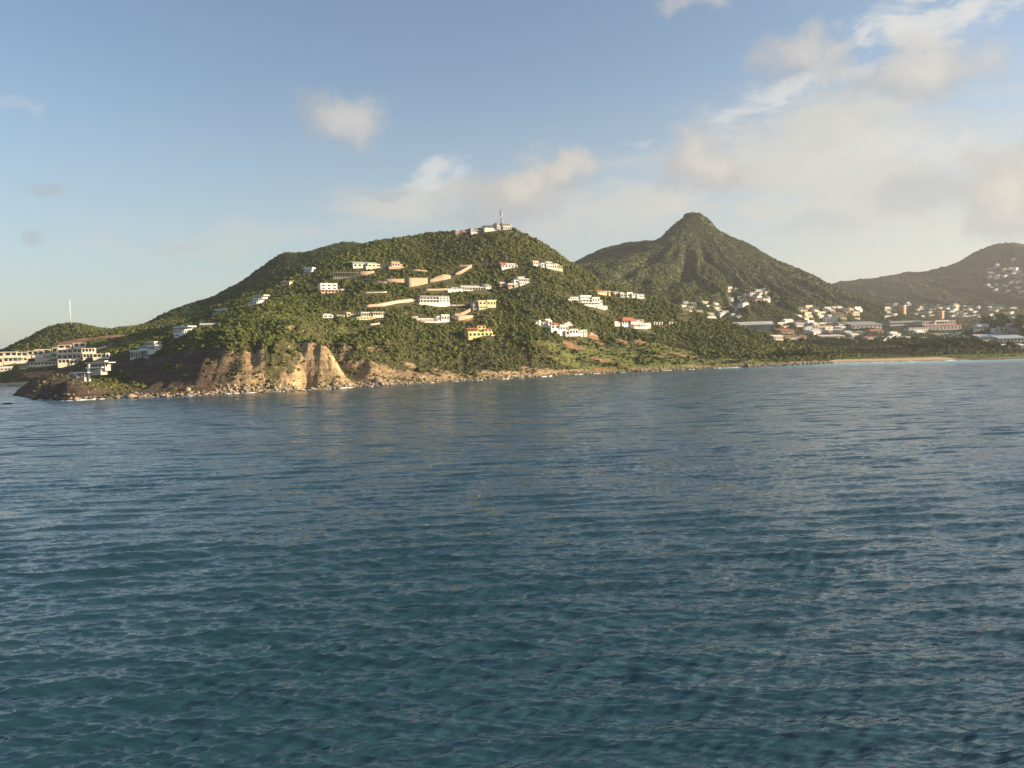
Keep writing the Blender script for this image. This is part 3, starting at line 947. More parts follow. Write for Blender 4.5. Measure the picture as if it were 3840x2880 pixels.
# unit shapes: x,y in -0.5..0.5, z in 0..1
_b = [(-.5, -.5, 0), (.5, -.5, 0), (.5, .5, 0), (-.5, .5, 0), (-.5, -.5, 1), (.5, -.5, 1), (.5, .5, 1), (-.5, .5, 1)]
_bf = [(3, 2, 1, 0), (4, 5, 6, 7), (0, 1, 5, 4), (1, 2, 6, 5), (2, 3, 7, 6), (3, 0, 4, 7)]
ME_BOX = proto_mesh('block', _b, _bf)
ME_HIP = proto_mesh('hip', [(-.5, -.5, 0), (.5, -.5, 0), (.5, .5, 0), (-.5, .5, 0), (-.5, -.5, .12), (.5, -.5, .12), (.5, .5, .12), (-.5, .5, .12), (-.22, 0, 1), (.22, 0, 1)],
                    [(3, 2, 1, 0), (0, 1, 5, 4), (1, 2, 6, 5), (2, 3, 7, 6), (3, 0, 4, 7), (4, 5, 9, 8), (5, 6, 9), (6, 7, 8, 9), (7, 4, 8)])
ME_GAB = proto_mesh('gable', [(-.5, -.5, 0), (.5, -.5, 0), (.5, .5, 0), (-.5, .5, 0), (-.5, -.5, .1), (.5, -.5, .1), (.5, .5, .1), (-.5, .5, .1), (-.5, 0, 1), (.5, 0, 1)],
                    [(3, 2, 1, 0), (0, 1, 5, 4), (1, 2, 6, 9, 5), (2, 3, 7, 6), (3, 0, 4, 8, 7), (4, 5, 9, 8), (6, 7, 8, 9)])
# shed: one plane falling to the front
ME_SHED = proto_mesh('shed', [(-.5, -.5, 0), (.5, -.5, 0), (.5, .5, .75), (-.5, .5, .75), (-.5, -.5, .25), (.5, -.5, .25), (.5, .5, 1), (-.5, .5, 1)], _bf)
# flat slab with a raised rim
ME_FLAT = proto_mesh('flat', _b + [(-.46, -.44, 1), (.46, -.44, 1), (.46, .44, 1), (-.46, .44, 1), (-.46, -.44, .55), (.46, -.44, .55), (.46, .44, .55), (-.46, .44, .55)],
                     [(3, 2, 1, 0), (0, 1, 5, 4), (1, 2, 6, 5), (2, 3, 7, 6), (3, 0, 4, 7), (4, 5, 9, 8), (5, 6, 10, 9), (6, 7, 11, 10), (7, 4, 8, 11), (8, 9, 13, 12), (9, 10, 14, 13), (10, 11, 15, 14), (11, 8, 12, 15), (12, 13, 14, 15)])
_n = 10
ME_CYL = proto_mesh('drum', [(math.cos(6.2832 * i / _n) * .5, math.sin(6.2832 * i / _n) * .5, z) for z in (0, 1) for i in range(_n)],
                    [tuple(range(_n - 1, -1, -1)), tuple(range(_n, 2 * _n))] + [(i, (i + 1) % _n, _n + (i + 1) % _n, _n + i) for i in range(_n)])
ME_CONE = proto_mesh('cone', [(math.cos(6.2832 * i / _n) * .5, math.sin(6.2832 * i / _n) * .5, 0) for i in range(_n)] + [(0, 0, 1)],
                     [tuple(range(_n - 1, -1, -1))] + [(i, (i + 1) % _n, _n) for i in range(_n)])


def part(parent, name, me, x0, x1, y0, y1, z0, z1, mat):
    o = bpy.data.objects.new(name, me)
    col.objects.link(o)
    o.parent = parent
    o.location = ((x0 + x1) / 2, (y0 + y1) / 2, z0)
    o.scale = (x1 - x0, y1 - y0, z1 - z0)
    if mat is not white:
        o.material_slots[0].link = 'OBJECT'
        o.material_slots[0].material = mat
    return o


class House:
    """built from rectangles measured on the photograph; depths are in metres into the hill"""
    def __init__(s, name, label, ax, ay, yaw=28, cat='house', group=None, front=6, back=15, half=None, base=None):
        s.ax, s.ay = ax, ay
        s.p = base or hit(ax, ay)
        s.k = s.p.length / F * 0.985
        s.cy = math.cos(R(yaw))
        s.root = bpy.data.objects.new(name, None)
        s.root.empty_display_size = 0.5
        col.objects.link(s.root)
        s.root.location = s.p
        s.root.rotation_euler = (0, 0, R(yaw))
        tag(s.root, label, cat, group)
        s.xmin, s.xmax = ax, ax
        s.front, s.back, s.half = front, back, half
        s.low = []

    def under(s, child, parent):
        child.parent = parent
        child.matrix_parent_inverse = parent.matrix_basis.inverted()
        return child

    def X(s, px): return (px - s.ax) * s.k / s.cy
    def Z(s, py): return (s.ay - py) * s.k

    def add(s, name, me, x0, x1, yt, yb, d0, d1, mat, over=0.0):
        s.xmin, s.xmax = min(s.xmin, x0), max(s.xmax, x1)
        return part(s.root, name, me, s.X(x0) - over, s.X(x1) + over, d0 - over, d1 + over, s.Z(yb), s.Z(yt), mat)

    def wall(s, x0, x1, yt, yb, d0=0.0, d1=9.0, mat=None, n=0, rows=1, foot=0.0, wmat=None, name='wall'):
        mat = mat or white
        o = s.add(name, ME_BOX, x0, x1, yt, yb, d0, d1, mat)
        if foot:
            o.location.z -= foot; o.scale.z += foot
        if n:
            w = (s.X(x1) - s.X(x0)); h = s.Z(yt) - s.Z(yb)
            for r in range(rows):
                zz = s.Z(yb) + h * (r + 0.28) / rows; hh = h / rows * 0.50
                for i in range(n):
                    cx = s.X(x0) + w * (i + 0.5) / n; ww = min(w / n * 0.58, 2.8)
                    part(s.root, 'window', ME_BOX, cx - ww / 2, cx + ww / 2, d0 - 0.06, d0 + 0.1, zz, zz + hh, wmat or glass)
        return o

    def slab(s, x0, x1, yt, yb, d0=-0.4, d1=9.4, mat=None, name='roof', over=0.0):
        return s.add(name, ME_BOX, x0, x1, yt, yb, d0, d1, mat or white, over)

    def flat(s, x0, x1, yt, yb, d0=-0.5, d1=9.5, mat=None):
        return s.add('roof', ME_FLAT, x0, x1, yt, yb, d0, d1, mat or white)

    def hip(s, x0, x1, yt, yb, d0=-0.5, d1=9.5, mat=None, over=0.4):
        return s.add('roof', ME_HIP, x0, x1, yt, yb, d0, d1, mat or terra, over)

    def gable(s, x0, x1, yt, yb, d0=-0.5, d1=9.5, mat=None, turn=False):
        o = s.add('roof', ME_GAB, x0, x1, yt, yb, d0, d1, mat or terra)
        if turn:
            o.rotation_euler.z = math.pi / 2
            o.scale = (o.scale.y, o.scale.x, o.scale.z)
        return o

    def shed(s, x0, x1, yt, yb, d0=-0.5, d1=9.5, mat=None):
        return s.add('roof', ME_SHED, x0, x1, yt, yb, d0, d1, mat or white)

    def porch(s, x0, x1, yt, yb, n=4, deep=2.6, d0=0.0, d1=9.0, mat=None, rail=True, foot=0.0, roof=True):
        """an open storey: floor, columns, parapet and a recessed wall with glass doors"""
        mat = mat or white
        t = max(0.35, (yb - yt) * s.k * 0.10) / s.k
        if roof:
            s.slab(x0, x1, yt, yt + t, d0 - 0.3, d1, mat, 'roof_slab')
        o = s.slab(x0, x1, yb - t, yb, d0 - 0.3, d1, mat, 'floor_slab')
        if foot:
            o.location.z -= foot; o.scale.z += foot
        s.add('wall', ME_BOX, x0 + .3, x1 - .3, yt + t, yb - t, d0 + deep, d1 - 0.02, mat)
        w = s.X(x1) - s.X(x0)
        za, zb = s.Z(yb - t), s.Z(yt + t)
        for i in range(n + 1):
            cx = s.X(x0) + 0.22 + (w - 0.44) * i / n
            part(s.root, 'column', ME_BOX, cx - 0.22, cx + 0.22, d0, d0 + 0.45, za, zb, mat)
        for i in range(n):
            cx = s.X(x0) + w * (i + .5) / n; ww = w / n * 0.66
            part(s.root, 'window', ME_BOX, cx - ww / 2, cx + ww / 2, d0 + deep - 0.07, d0 + deep + 0.05, za + 0.05, za + (zb - za) * 0.82, glass)
        if rail:
            s.under(part(s.root, 'parapet', ME_BOX, s.X(x0), s.X(x1), d0 - 0.22, d0 - 0.05, za, za + (zb - za) * 0.30, mat), o)

    def done(s):
        hw = max(abs(s.X(s.xmin)), abs(s.X(s.xmax))) * s.cy
        cx = s.X((s.xmin + s.xmax) / 2) * s.cy
        d = math.hypot(s.p.x, s.p.y)
        hw2 = (s.X(s.xmax) - s.X(s.xmin)) * s.cy / 2
        CLEAR.append((s.p.x + s.p.y / d * cx, s.p.y - s.p.x / d * cx, (s.half or hw2) + 1.5, s.front, s.back))


# ------------------------------------------------------------------ houses on the hill top
h = House('villa', 'low red-roofed villa with pale walls on the hill crest left of the white arcade', 1729, 879, 25)
h.wall(1710, 1750, 871, 878, 0, 8, cream, 5, foot=3); h.hip(1708, 1732, 863, 871, 0, 8, terra); h.hip(1733, 1752, 862, 871, 1, 8, terra); h.under(h.wall(1716, 1720, 861, 872, 2, 4, white, name='chimney'), h.root.children[-2]); h.done()
h = House('arcade_house', 'white arcaded house with red roof edge on the crest beside the round villa', 1788, 874, 25)
h.porch(1777, 1808, 863, 873, 6, 2.2, 0, 7, white, False, 3); h.wall(1768, 1777, 861, 872, 0, 6, white, 1, foot=3); h.hip(1767, 1778, 857, 861, 0, 6, cream); h.gable(1778, 1806, 857, 863, 0, 7, terra); h.done()
h = House('villa', 'white villa with ribbon of dark windows and grey roof just below the lattice tower', 1842, 868, 20)
h.wall(1818, 1868, 857, 867, 0, 11, white, foot=4); h.porch(1820, 1866, 848, 857, 9, 1.5, 0.4, 11, white, False); h.hip(1816, 1868, 842, 848, -0.6, 11.6, sroof); h.wall(1848, 1862, 844, 848, 2, 5, white, name='dormer'); h.done()
h = House('villa', 'large two-storey white villa with drum wing on the very summit under the tower', 1886, 862, 24)
h.wall(1887, 1917, 849, 861, 0, 10, white, 4, foot=4); h.porch(1886, 1918, 838, 849, 4, 2.4, 0, 10, white, False); h.hip(1886, 1918, 832, 838, 0, 10, sroof)
h.wall(1874, 1888, 850, 861, 1.5, 9, cream, 3, foot=4)
o = h.add('rotunda', ME_CYL, 1856, 1882, 841, 860, 1.0, 9.6, grey); o = h.add('rotunda_roof', ME_CONE, 1855, 1883, 832, 841, 0.8, 9.8, sroof); h.done()

# ------------------------------------------------------------------ villas on the lit slope
h = House('house', 'white cube house on an arched pink terrace at the upper left of the slope', 1250, 1098, 32)
h.wall(1212, 1266, 1066, 1087, 2, 11, white, 3, 2); h.flat(1211, 1267, 1063, 1066, 1.6, 11.4, white); h.wall(1230, 1236, 1060, 1064, 3, 6, broof, name='roof_hatch')
h.porch(1212, 1278, 1087, 1098, 6, 2.0, 0, 12, pink, False, 4); h.wall(1278, 1298, 1086, 1098, 1, 9, pink, 2, foot=4); h.hip(1279, 1292, 1082, 1086, 1, 8, cream); h.done()
h = House('villa', 'white villa with pale green roofs above the unfinished concrete frame', 1385, 1008, 28)
h.wall(1334, 1378, 989, 1003, 3, 12, white, 3, foot=3); h.shed(1332, 1380, 979, 989, 2.4, 12.6, groof); h.wall(1380, 1422, 990, 1008, 0, 9, ochre, 3, foot=4); h.shed(1380, 1414, 981, 990, 0, 9, groof); h.wall(1372, 1448, 1000, 1009, -3, 0, cream, name='terrace_wall', foot=5); h.done()
h = House('concrete_frame', 'unfinished grey concrete building with a row of empty window bays', 1297, 1041, 20)
h.porch(1254, 1341, 1022, 1040, 11, 3.5, 0, 9, conc, False, 4); 
for i in range(8): h.wall(1257 + i * 11, 1259 + i * 11, 1017, 1022, 1, 1.6, conc, name='column_stub')
h.done()
h = House('stone_house', 'half-built tan stone house with rubble terrace beside the green-roofed villa', 1492, 1008, 30)
h.wall(1474, 1502, 985, 1000, 2, 9, pink, 3, foot=3); h.gable(1473, 1503, 979, 985, 1.6, 9.4, tan); h.wall(1462, 1514, 1000, 1009, 0, 2, tan, name='terrace_wall', foot=4); h.wall(1504, 1513, 988, 1000, 4, 8, stone); h.done()
h = House('bungalow', 'long low white bungalow with porch and taller end block on the mid slope', 1765, 1090, 30)
h.porch(1742, 1822, 1077, 1089, 8, 2.2, 0, 9, white, False, 4); h.gable(1732, 1824, 1070, 1077, -0.4, 9.4, lroof); h.wall(1732, 1742, 1077, 1089, 0.6, 9, white, 1, foot=4)
h.wall(1820, 1840, 1071, 1089, -1, 9, white, 2, 2, foot=4); h.gable(1806, 1841, 1063, 1071, -1.4, 9.4, sroof, True); h.wall(1682, 1736, 1084, 1091, -1, 1, white, 0, name='terrace_wall', foot=3); h.porch(1700, 1734, 1077, 1085, 4, 1.5, 1.2, 5, white, False, roof=False); h.done()
h = House('villa', 'broad three-storey white villa with glazed balconies and dark roof line above a stone ramp wall', 1628, 1146, 30)
h.wall(1574, 1684, 1136, 1146, -1.5, 11, white, foot=5, name='podium'); h.porch(1580, 1683, 1124, 1136, 9, 2.4, 0, 11, white, False); h.porch(1582, 1680, 1113, 1124, 9, 2.4, 0.6, 11, white, False); h.slab(1580, 1682, 1109, 1113, 0, 11.6, sroof); h.wall(1646, 1683, 1114, 1134, -0.4, 3, white, 3, 2, name='bay'); h.done()
h = House('villa', 'pale yellow two-block villa on the mid slope beside a stone drive', 1822, 1158, 30)
h.wall(1797, 1826, 1130, 1145, 0.6, 10, ochre, 2, foot=2); h.slab(1793, 1829, 1127, 1130, 0, 10.4, ochre); h.wall(1829, 1860, 1129, 1147, 0, 10, ochre, 3, foot=2); h.slab(1826, 1862, 1125, 1129, -0.6, 10.6, ochre); h.porch(1797, 1860, 1145, 1158, 6, 2.2, 0, 10, ochre, False, 5); h.wall(1780, 1798, 1133, 1157, 3, 9, grey, 2, 2, foot=4); h.done()
h = House('hut', 'small plain white hut on stilts standing alone in the scrub', 1230, 1196, 30)
h.wall(1214, 1247, 1183, 1193, 0, 6, white, 2); h.hip(1213, 1248, 1176, 1183, -0.3, 6.3, lroof, 0.1)
for i in range(4): h.wall(1216 + i * 9.5, 1218 + i * 9.5, 1193, 1198, 0.3, 0.8, conc, name='stilt', foot=2)
h.done()
h = House('bungalow', 'low flat-roofed villa with open verandas half hidden in the scrub beside the yellow sheds', 1392, 1198, 28)
h.porch(1362, 1394, 1174, 1187, 4, 2.4, 2, 10, cream, False, 2); h.porch(1400, 1435, 1173, 1186, 4, 2.0, 1, 10, cream, True, 3); h.slab(1396, 1438, 1170, 1173, 0, 10, lroof); h.slab(1360, 1396, 1170, 1174, 1.4, 10, lroof); h.wall(1344, 1396, 1188, 1198, 0, 3, ochre, 5, foot=4); h.wall(1396, 1436, 1187, 1195, 1, 4, cream, 4, foot=4); h.done()
h = House('shed', 'small yellow shed among scrub left of the low veranda villa', 1318, 1188, 25)
h.wall(1303, 1316, 1174, 1188, 0, 5, ochre, 1, foot=3); h.shed(1302, 1317, 1170, 1174, -0.3, 5.3, ochre); h.wall(1318, 1345, 1180, 1188, 0.5, 4, ochre, 2, foot=3); h.slab(1317, 1346, 1178, 1180, 0.2, 4.3, cream); h.done()
h = House('shed', 'low cream shed between the white hut and the yellow shed', 1280, 1190, 25)
h.wall(1267, 1292, 1183, 1190, 0, 4, cream, 2, foot=3); h.shed(1266, 1293, 1180, 1183, -0.3, 4.3, cream); h.done()
h = House('colonnade_building', 'long unfinished white building with tall columns and no upper floor', 1617, 1210, 30)
h.porch(1552, 1572, 1187, 1206, 2, 2.5, 1, 9, white, False, 4); h.porch(1572, 1655, 1192, 1208, 9, 3.4, 0, 9, white, False, 5, roof=False); h.wall(1655, 1683, 1183, 1204, 0, 9, white, 3, foot=5); h.flat(1654, 1684, 1180, 1183, -0.4, 9.4, white); h.wall(1640, 1656, 1186, 1205, 1, 9, white, 1, foot=4); h.done()
h = House('villa', 'bright yellow villa with square tower and terracotta roofs low on the slope', 1800, 1264, 30)
h.wall(1758, 1848, 1246, 1264, 0, 10, yellow, 6, foot=6); h.wall(1818, 1847, 1236, 1247, 1, 10, yellow, 2); h.hip(1815, 1849, 1231, 1236, 0.6, 10.4, terra); h.wall(1797, 1828, 1222, 1247, 3, 10, yellow, 2, 2); h.hip(1795, 1830, 1218, 1222, 2.6, 10.4, terra)
h.porch(1758, 1797, 1235, 1247, 4, 2.2, 1, 9, yellow, True); h.hip(1750, 1800, 1229, 1235, 0.2, 9.4, terra); h.wall(1840, 1852, 1258, 1265, -1.5, 2, yellow, name='terrace_wall', foot=4); h.done()
h = House('house', 'white house with a big red pitched roof below the summit', 1910, 1007, 32)
h.wall(1882, 1941, 994, 1006, 0, 9, white, 5, foot=4); h.gable(1879, 1942, 985, 995, -0.5, 9.5, terra); h.wall(1896, 1930, 989, 996, -0.7, 0.4, white, 4, name='gable_front'); h.done()
h = House('villa', 'sprawling white and cream villa of stepped blocks right of the red-roofed house below the summit', 2060, 1008, 30)
h.wall(2003, 2021, 983, 997, 2, 8, white, 2, foot=3); h.slab(2000, 2022, 979, 983, 1.4, 8.4, pink); h.wall(2031, 2050, 987, 1004, 1, 8, white, 2, foot=4); h.wall(2048, 2072, 983, 1006, 0, 9, white, 3, 2, foot=4); h.hip(2046, 2070, 978, 983, -0.2, 9, lroof); h.wall(2072, 2098, 992, 1008, 0, 8, cream, 3, foot=4); h.hip(2078, 2100, 986, 992, 0, 8, pink); h.porch(2096, 2111, 996, 1008, 2, 2, 0, 7, ochre, False, 4); h.done()
h = House('villa', 'three-tiered white villa stepping up the slope beside two small tan houses', 1966, 1068, 30)
h.wall(1950, 1986, 1058, 1068, 0, 12, white, 4, foot=4); h.porch(1948, 1984, 1047, 1058, 4, 2, 1.2, 12, white, False); h.slab(1946, 1988, 1045, 1047, 0.4, 12, white); h.wall(1948, 1972, 1039, 1045, 3, 11, white, 3); h.flat(1946, 1973, 1037, 1039, 2.6, 11, lroof); h.wall(1932, 1950, 1050, 1064, 2, 9, white, 1, foot=3); h.wall(1986, 2000, 1065, 1069, 0.5, 3, cream, name='terrace_wall', foot=4); h.done()
h = House('stone_house', 'small tan stone house with pyramid roof left of the three-tiered white villa', 1886, 1075, 28)
h.wall(1876, 1897, 1064, 1074, 0, 6, tan, 2, foot=4); h.hip(1874, 1899, 1056, 1064, -0.3, 6.3, pink); h.done()
h = House('stone_house', 'tan house with broad pink roof just below the three-tiered white villa', 1926, 1083, 28)
h.wall(1909, 1930, 1069, 1078, 1, 7, tan, 2, foot=4); h.hip(1906, 1933, 1061, 1069, 0.6, 7.4, pink); h.wall(1930, 1943, 1070, 1083, 0, 6, cream, 1, 2, foot=4); h.shed(1929, 1944, 1066, 1070, -0.3, 6.3, pink); h.done()
h = House('villa', 'large white terraced villa with many balconies on the right shoulder of the hill', 2206, 1148, 32)
h.porch(2146, 2182, 1124, 1138, 4, 2, 3, 11, white, True, 4); h.wall(2146, 2182, 1113, 1124, 5, 12, white, 4); h.porch(2182, 2228, 1122, 1134, 4, 2.2, 2, 12, white, False); h.wall(2184, 2226, 1111, 1122, 4, 12, white, 5); h.flat(2182, 2228, 1107, 1111, 3.6, 12.4, white)
h.porch(2182, 2258, 1134, 1147, 6, 2.2, 0, 12, white, True, 6); h.wall(2228, 2256, 1117, 1134, 2, 11, white, 3); h.flat(2227, 2257, 1114, 1117, 1.6, 11, white); h.wall(2256, 2268, 1126, 1142, 2, 9, white, 1, foot=5); h.wall(2133, 2142, 1121, 1138, 3, 5, cream, foot=4, name='gate_wall'); h.wall(2240, 2282, 1147, 1152, -1, 1, cream, name='terrace_wall', foot=4); h.done()
h = House('house', 'small cream house with red roof above the large terraced villa', 2260, 1106, 32)
h.wall(2240, 2276, 1094, 1101, 0, 8, ochre, 3, foot=4); h.gable(2238, 2264, 1088, 1094, -0.4, 8.4, terra); h.slab(2264, 2278, 1092, 1094, -0.4, 8, cream); h.wall(2260, 2264, 1094, 1107, -0.2, 1, ochre, name='pier', foot=3); h.done()
h = House('house', 'narrow yellow house between the small red-roofed house and the white boxes', 2306, 1112, 32)
h.wall(2286, 2292, 1091, 1104, 2, 6, ochre, 1, foot=3); h.wall(2308, 2318, 1100, 1112, 0, 6, yellow, 1, foot=4); h.wall(2310, 2322, 1094, 1101, 2, 7, white, 1); h.shed(2306, 2324, 1091, 1095, 1.6, 7.4, lroof); h.done()
h = House('house', 'grey-roofed white box house right of the narrow yellow house', 2346, 1117, 32)
h.wall(2328, 2352, 1103, 1116, 1, 8, grey, 2, foot=4); h.wall(2352, 2366, 1101, 1116, 0, 8, white, 1, foot=4); h.gable(2327, 2353, 1096, 1103, 0.6, 8.4, lroof); h.slab(2351, 2375, 1096, 1101, -0.4, 8.4, cream); h.done()
h = House('house', 'white house with pale blue-grey roofs at the right end of the shoulder row', 2394, 1119, 32)
h.wall(2370, 2396, 1105, 1115, 1, 8, white, 2, foot=4); h.shed(2368, 2397, 1098, 1105, 0.6, 8.4, broof); h.wall(2396, 2418, 1106, 1117, 0, 7, white, 2, foot=4); h.shed(2395, 2420, 1100, 1106, -0.4, 7.4, broof); h.wall(2388, 2394, 1104, 1119, -0.4, 1, white, name='pier', foot=3); h.done()
h = House('villa', 'white villa complex with small red roofs, tower and stepped walls low on the slope', 2140, 1258, 34)
h.wall(2069, 2100, 1218, 1234, 2, 10, white, 2, foot=4); h.hip(2078, 2102, 1208, 1218, 1.6, 10, terra); h.wall(2066, 2080, 1200, 1220, 5, 9, white, 1, foot=3); h.flat(2054, 2074, 1194, 1200, 4.6, 9.4, white); h.wall(2100, 2134, 1222, 1240, 1, 9, white, 3, foot=4); h.slab(2100, 2136, 1217, 1222, 0.6, 9.4, cream)
h.wall(2126, 2136, 1211, 1223, 3, 6, white, 1); h.hip(2136, 2156, 1205, 1222, 3, 8, grey); h.wall(2086, 2136, 1238, 1248, -1, 2, white, 0, foot=5, name='terrace_wall'); h.wall(2132, 2166, 1234, 1256, -2, 6, white, 3, foot=5); h.wall(2112, 2132, 1240, 1258, -3, 2, grey, 1, foot=5); h.wall(2166, 2190, 1242, 1252, 0, 5, white, 2, foot=5); h.slab(2180, 2208, 1238, 1242, 0, 5, cream); h.wall(2196, 2207, 1242, 1250, 0.5, 4, cream, 1, foot=5); h.done()
h = House('ruined_gatehouse', 'pale curved gate wall with sloping dark stair left of the red-roofed complex', 2022, 1222, 34)
h.wall(2021, 2029, 1201, 1216, 0, 3, white, foot=5); h.wall(2012, 2022, 1206, 1219, 0.6, 3, grey, foot=5); h.wall(2004, 2013, 1213, 1221, 0.2, 2, cream, foot=5); h.wall(2034, 2062, 1208, 1222, 4, 8, grey, 2, foot=4); h.slab(2032, 2064, 1206, 1208, 3.6, 8.4, sroof); h.done()
h = House('villa', 'white villa with broad hipped terracotta roof and stepped white terraces to its right', 2375, 1231, 34)
h.wall(2334, 2366, 1204, 1218, 2, 11, white, 3, foot=5); h.wall(2366, 2400, 1202, 1222, 0, 11, white, 4, 2, foot=5); h.hip(2330, 2392, 1189, 1203, -0.2, 11.4, terra); h.porch(2370, 2408, 1218, 1229, 4, 2, -3, 2, white, False, 5); h.wall(2380, 2420, 1208, 1217, 1, 8, white, 4); h.wall(2400, 2428, 1216, 1228, -2, 6, white, 3, foot=5); h.wall(2420, 2450, 1212, 1219, 0, 3, cream, name='terrace_wall', foot=5)
for i in range(6): h.wall(2392 + i * 6, 2393 + i * 6, 1198, 1208, 1, 1.4, white, name='post')
h.wall(2306, 2328, 1204, 1210, 3, 5, cream, name='terrace_wall', foot=4); h.done()
for i, (a, b) in enumerate([(2455, 1218), (2464, 1219), (2474, 1219), (2484, 1218), (2512, 1219), (2522, 1220)]):
    h = House('gate_post', 'short white post in the line beside the hipped-roof villa', a, b, 34, 'post', 'white posts along the slope', 5, 4)
    h.wall(a - 1.4, a + 1.4, b - 9, b, 0, 0.9, white, name='shaft', foot=1.5); h.wall(a - 2.4, a + 2.4, b - 11, b - 9, -0.3, 1.2, white, name='cap'); h.done()

# ------------------------------------------------------------------ houses on the shaded left ridge
h = House('house', 'small white house with dark windows in the shade below the back ridge', 1152, 1026, -12)
h.wall(1138, 1168, 1008, 1018, 2, 9, white, 4, foot=3); h.slab(1136, 1171, 1003, 1008, 1.4, 9.6, white); h.wall(1134, 1166, 1018, 1025, 0, 4, grey, 3, foot=4); h.done()
h = House('house', 'tan flat-fronted house with awning in the shade of the ridge', 1068, 1070, -12)
h.wall(1052, 1086, 1057, 1069, 0, 8, pink, 3, foot=4); h.shed(1050, 1090, 1052, 1057, -0.5, 8.5, tan); h.done()
h = House('villa', 'white three-level villa with roof terrace in shade on the left ridge', 956, 1142, -24)
h.porch(940, 978, 1112, 1122, 4, 2, 3, 11, white, True); h.slab(938, 988, 1108, 1112, 2, 11, lroof); h.porch(942, 968, 1122, 1132, 3, 2, 1.5, 10, white, True, 2); h.wall(926, 964, 1132, 1141, 0, 6, white, 3, foot=5); h.done()
h = House('house', 'white flat-roofed house with dark doorways in shade lower on the left ridge', 822, 1178, -24)
h.porch(806, 842, 1164, 1176, 4, 2.2, 1, 9, white, False, 4); h.slab(802, 849, 1160, 1164, 0, 9.4, white); h.wall(796, 812, 1172, 1179, -1, 3, grey, 1, foot=4); h.done()
h = House('shed', 'low pale roof among bushes on top of the bluff', 782, 1227, 15)
h.wall(756, 804, 1219, 1227, 0, 8, tan, 4, foot=4); h.shed(752, 810, 1211, 1219, -0.5, 8.5, lroof); h.done()
h = House('villa', 'white two-storey villa with broad windows in shade above the dark cliff', 676, 1262, -26)
h.porch(644, 690, 1240, 1252, 5, 2, 1, 10, white, True, 2); h.porch(644, 692, 1230, 1240, 5, 2, 1.6, 10, white, False); h.slab(642, 709, 1226, 1230, 0.6, 10, white); h.wall(646, 668, 1252, 1264, 0.4, 7, white, 3, foot=5); h.wall(690, 708, 1252, 1256, 0, 4, cream, name='terrace_wall', foot=4); h.done()
h = House('villa', 'large modern white villa of stacked flat-roofed tiers with one sunlit end wall', 534, 1346, -27)
h.porch(480, 524, 1320, 1344, 4, 3, 0, 10, white, False, 5); h.slab(478, 548, 1315, 1320, -0.6, 11, white); h.porch(510, 552, 1302, 1315, 4, 2, 2, 12, white, True); h.wall(552, 588, 1302, 1320, 1, 10, white, 0, foot=3); h.slab(550, 590, 1300, 1303, 0.6, 10.4, white); h.wall(556, 586, 1308, 1313, 0.9, 1.4, glass, name='window'); h.wall(526, 568, 1290, 1302, 5, 12, grey, 5); h.slab(524, 570, 1288, 1290, 4.6, 12.4, white); h.wall(524, 552, 1320, 1342, 2, 9, grey, 3, foot=4); h.done()
h = House('villa', 'long low modern white villa with thin roofs and one sunlit column on the dark point', 318, 1430, -10)
h.porch(314, 376, 1373, 1384, 5, 2.5, 6, 12, grey, False, 3); h.slab(304, 392, 1368, 1371, 5, 13, lroof); h.wall(330, 368, 1362, 1368, 8, 12, grey, 3); h.porch(316, 366, 1387, 1397, 5, 2.5, 4, 11, grey, False, 3); h.slab(310, 372, 1384, 1387, 3.4, 11.4, white, 'terrace_slab'); h.slab(266, 330, 1399, 1402, 0, 8, white); h.porch(262, 316, 1403, 1418, 5, 2, 0.6, 7, grey, False, 4); h.wall(320, 326, 1373, 1412, 3, 4.2, white, name='pillar', foot=4); h.wall(278, 288, 1403, 1424, 0, 2, white, 1, foot=4); h.done()  # white villa in shade: the shade is painted as grey walls, pillar left white
h = House('hut', 'tiny white hut on the shaded slope right of the stacked modern villa', 611, 1289, 5)
h.wall(604, 618, 1283, 1289, 0, 4, white, 2, foot=3); h.slab(603, 619, 1281, 1283, -0.3, 4.3, groof); h.done()
h = House('hut', 'small white sunlit hut beside the path above the modern villa on the point', 398, 1362, 20)
h.wall(392, 404, 1357, 1364, 0, 4, white, 1, foot=3); h.hip(391, 405, 1354, 1357, -0.3, 4.3, lroof); h.done()

# ------------------------------------------------------------------ apartment terraces on the western hill
AP = 'apartment terraces above the western beach'
def apt(label, ax, ay, rows, yaw=22):
    h = House('apartment_block', label, ax, ay, yaw, 'apartments', AP, 8, 14)
    for (x0, x1, yt, yb, n, d) in rows:
        h.porch(x0, x1, yt, yb, n, 2.2, d, d + 9, cream, True, 3)
    return h
h = apt('cream two-storey apartment row at the seaward end of the terraces', 40, 1366, [(-60, 20, 1345, 1365, 6, 0), (-20, 22, 1326, 1345, 3, 3), (22, 70, 1344, 1362, 4, 0.5), (24, 56, 1326, 1344, 2, 3.5)]); h.done()
h = apt('cream apartment block with square dark bays beside the seaward row', 105, 1362, [(72, 104, 1343, 1360, 3, 0), (60, 103, 1325, 1343, 3, 3), (104, 145, 1322, 1340, 3, 2.5), (84, 104, 1341, 1358, 2, 0.3)]); h.done()
h = apt('cream apartment block with three stacked balcony rows at the middle of the terraces', 190, 1350, [(148, 190, 1334, 1347, 3, 1), (148, 190, 1314, 1334, 2, 3), (192, 234, 1328, 1345, 3, 1), (194, 232, 1310, 1328, 3, 3.5)]); h.done()
h = apt('tallest cream apartment block stepping up to the hill with flat roofs', 285, 1352, [(234, 276, 1330, 1350, 3, 0), (234, 276, 1314, 1330, 3, 3), (236, 272, 1299, 1314, 2, 6), (276, 311, 1312, 1330, 3, 5), (277, 311, 1293, 1312, 2, 8), (276, 318, 1330, 1350, 4, 2)]); h.done()
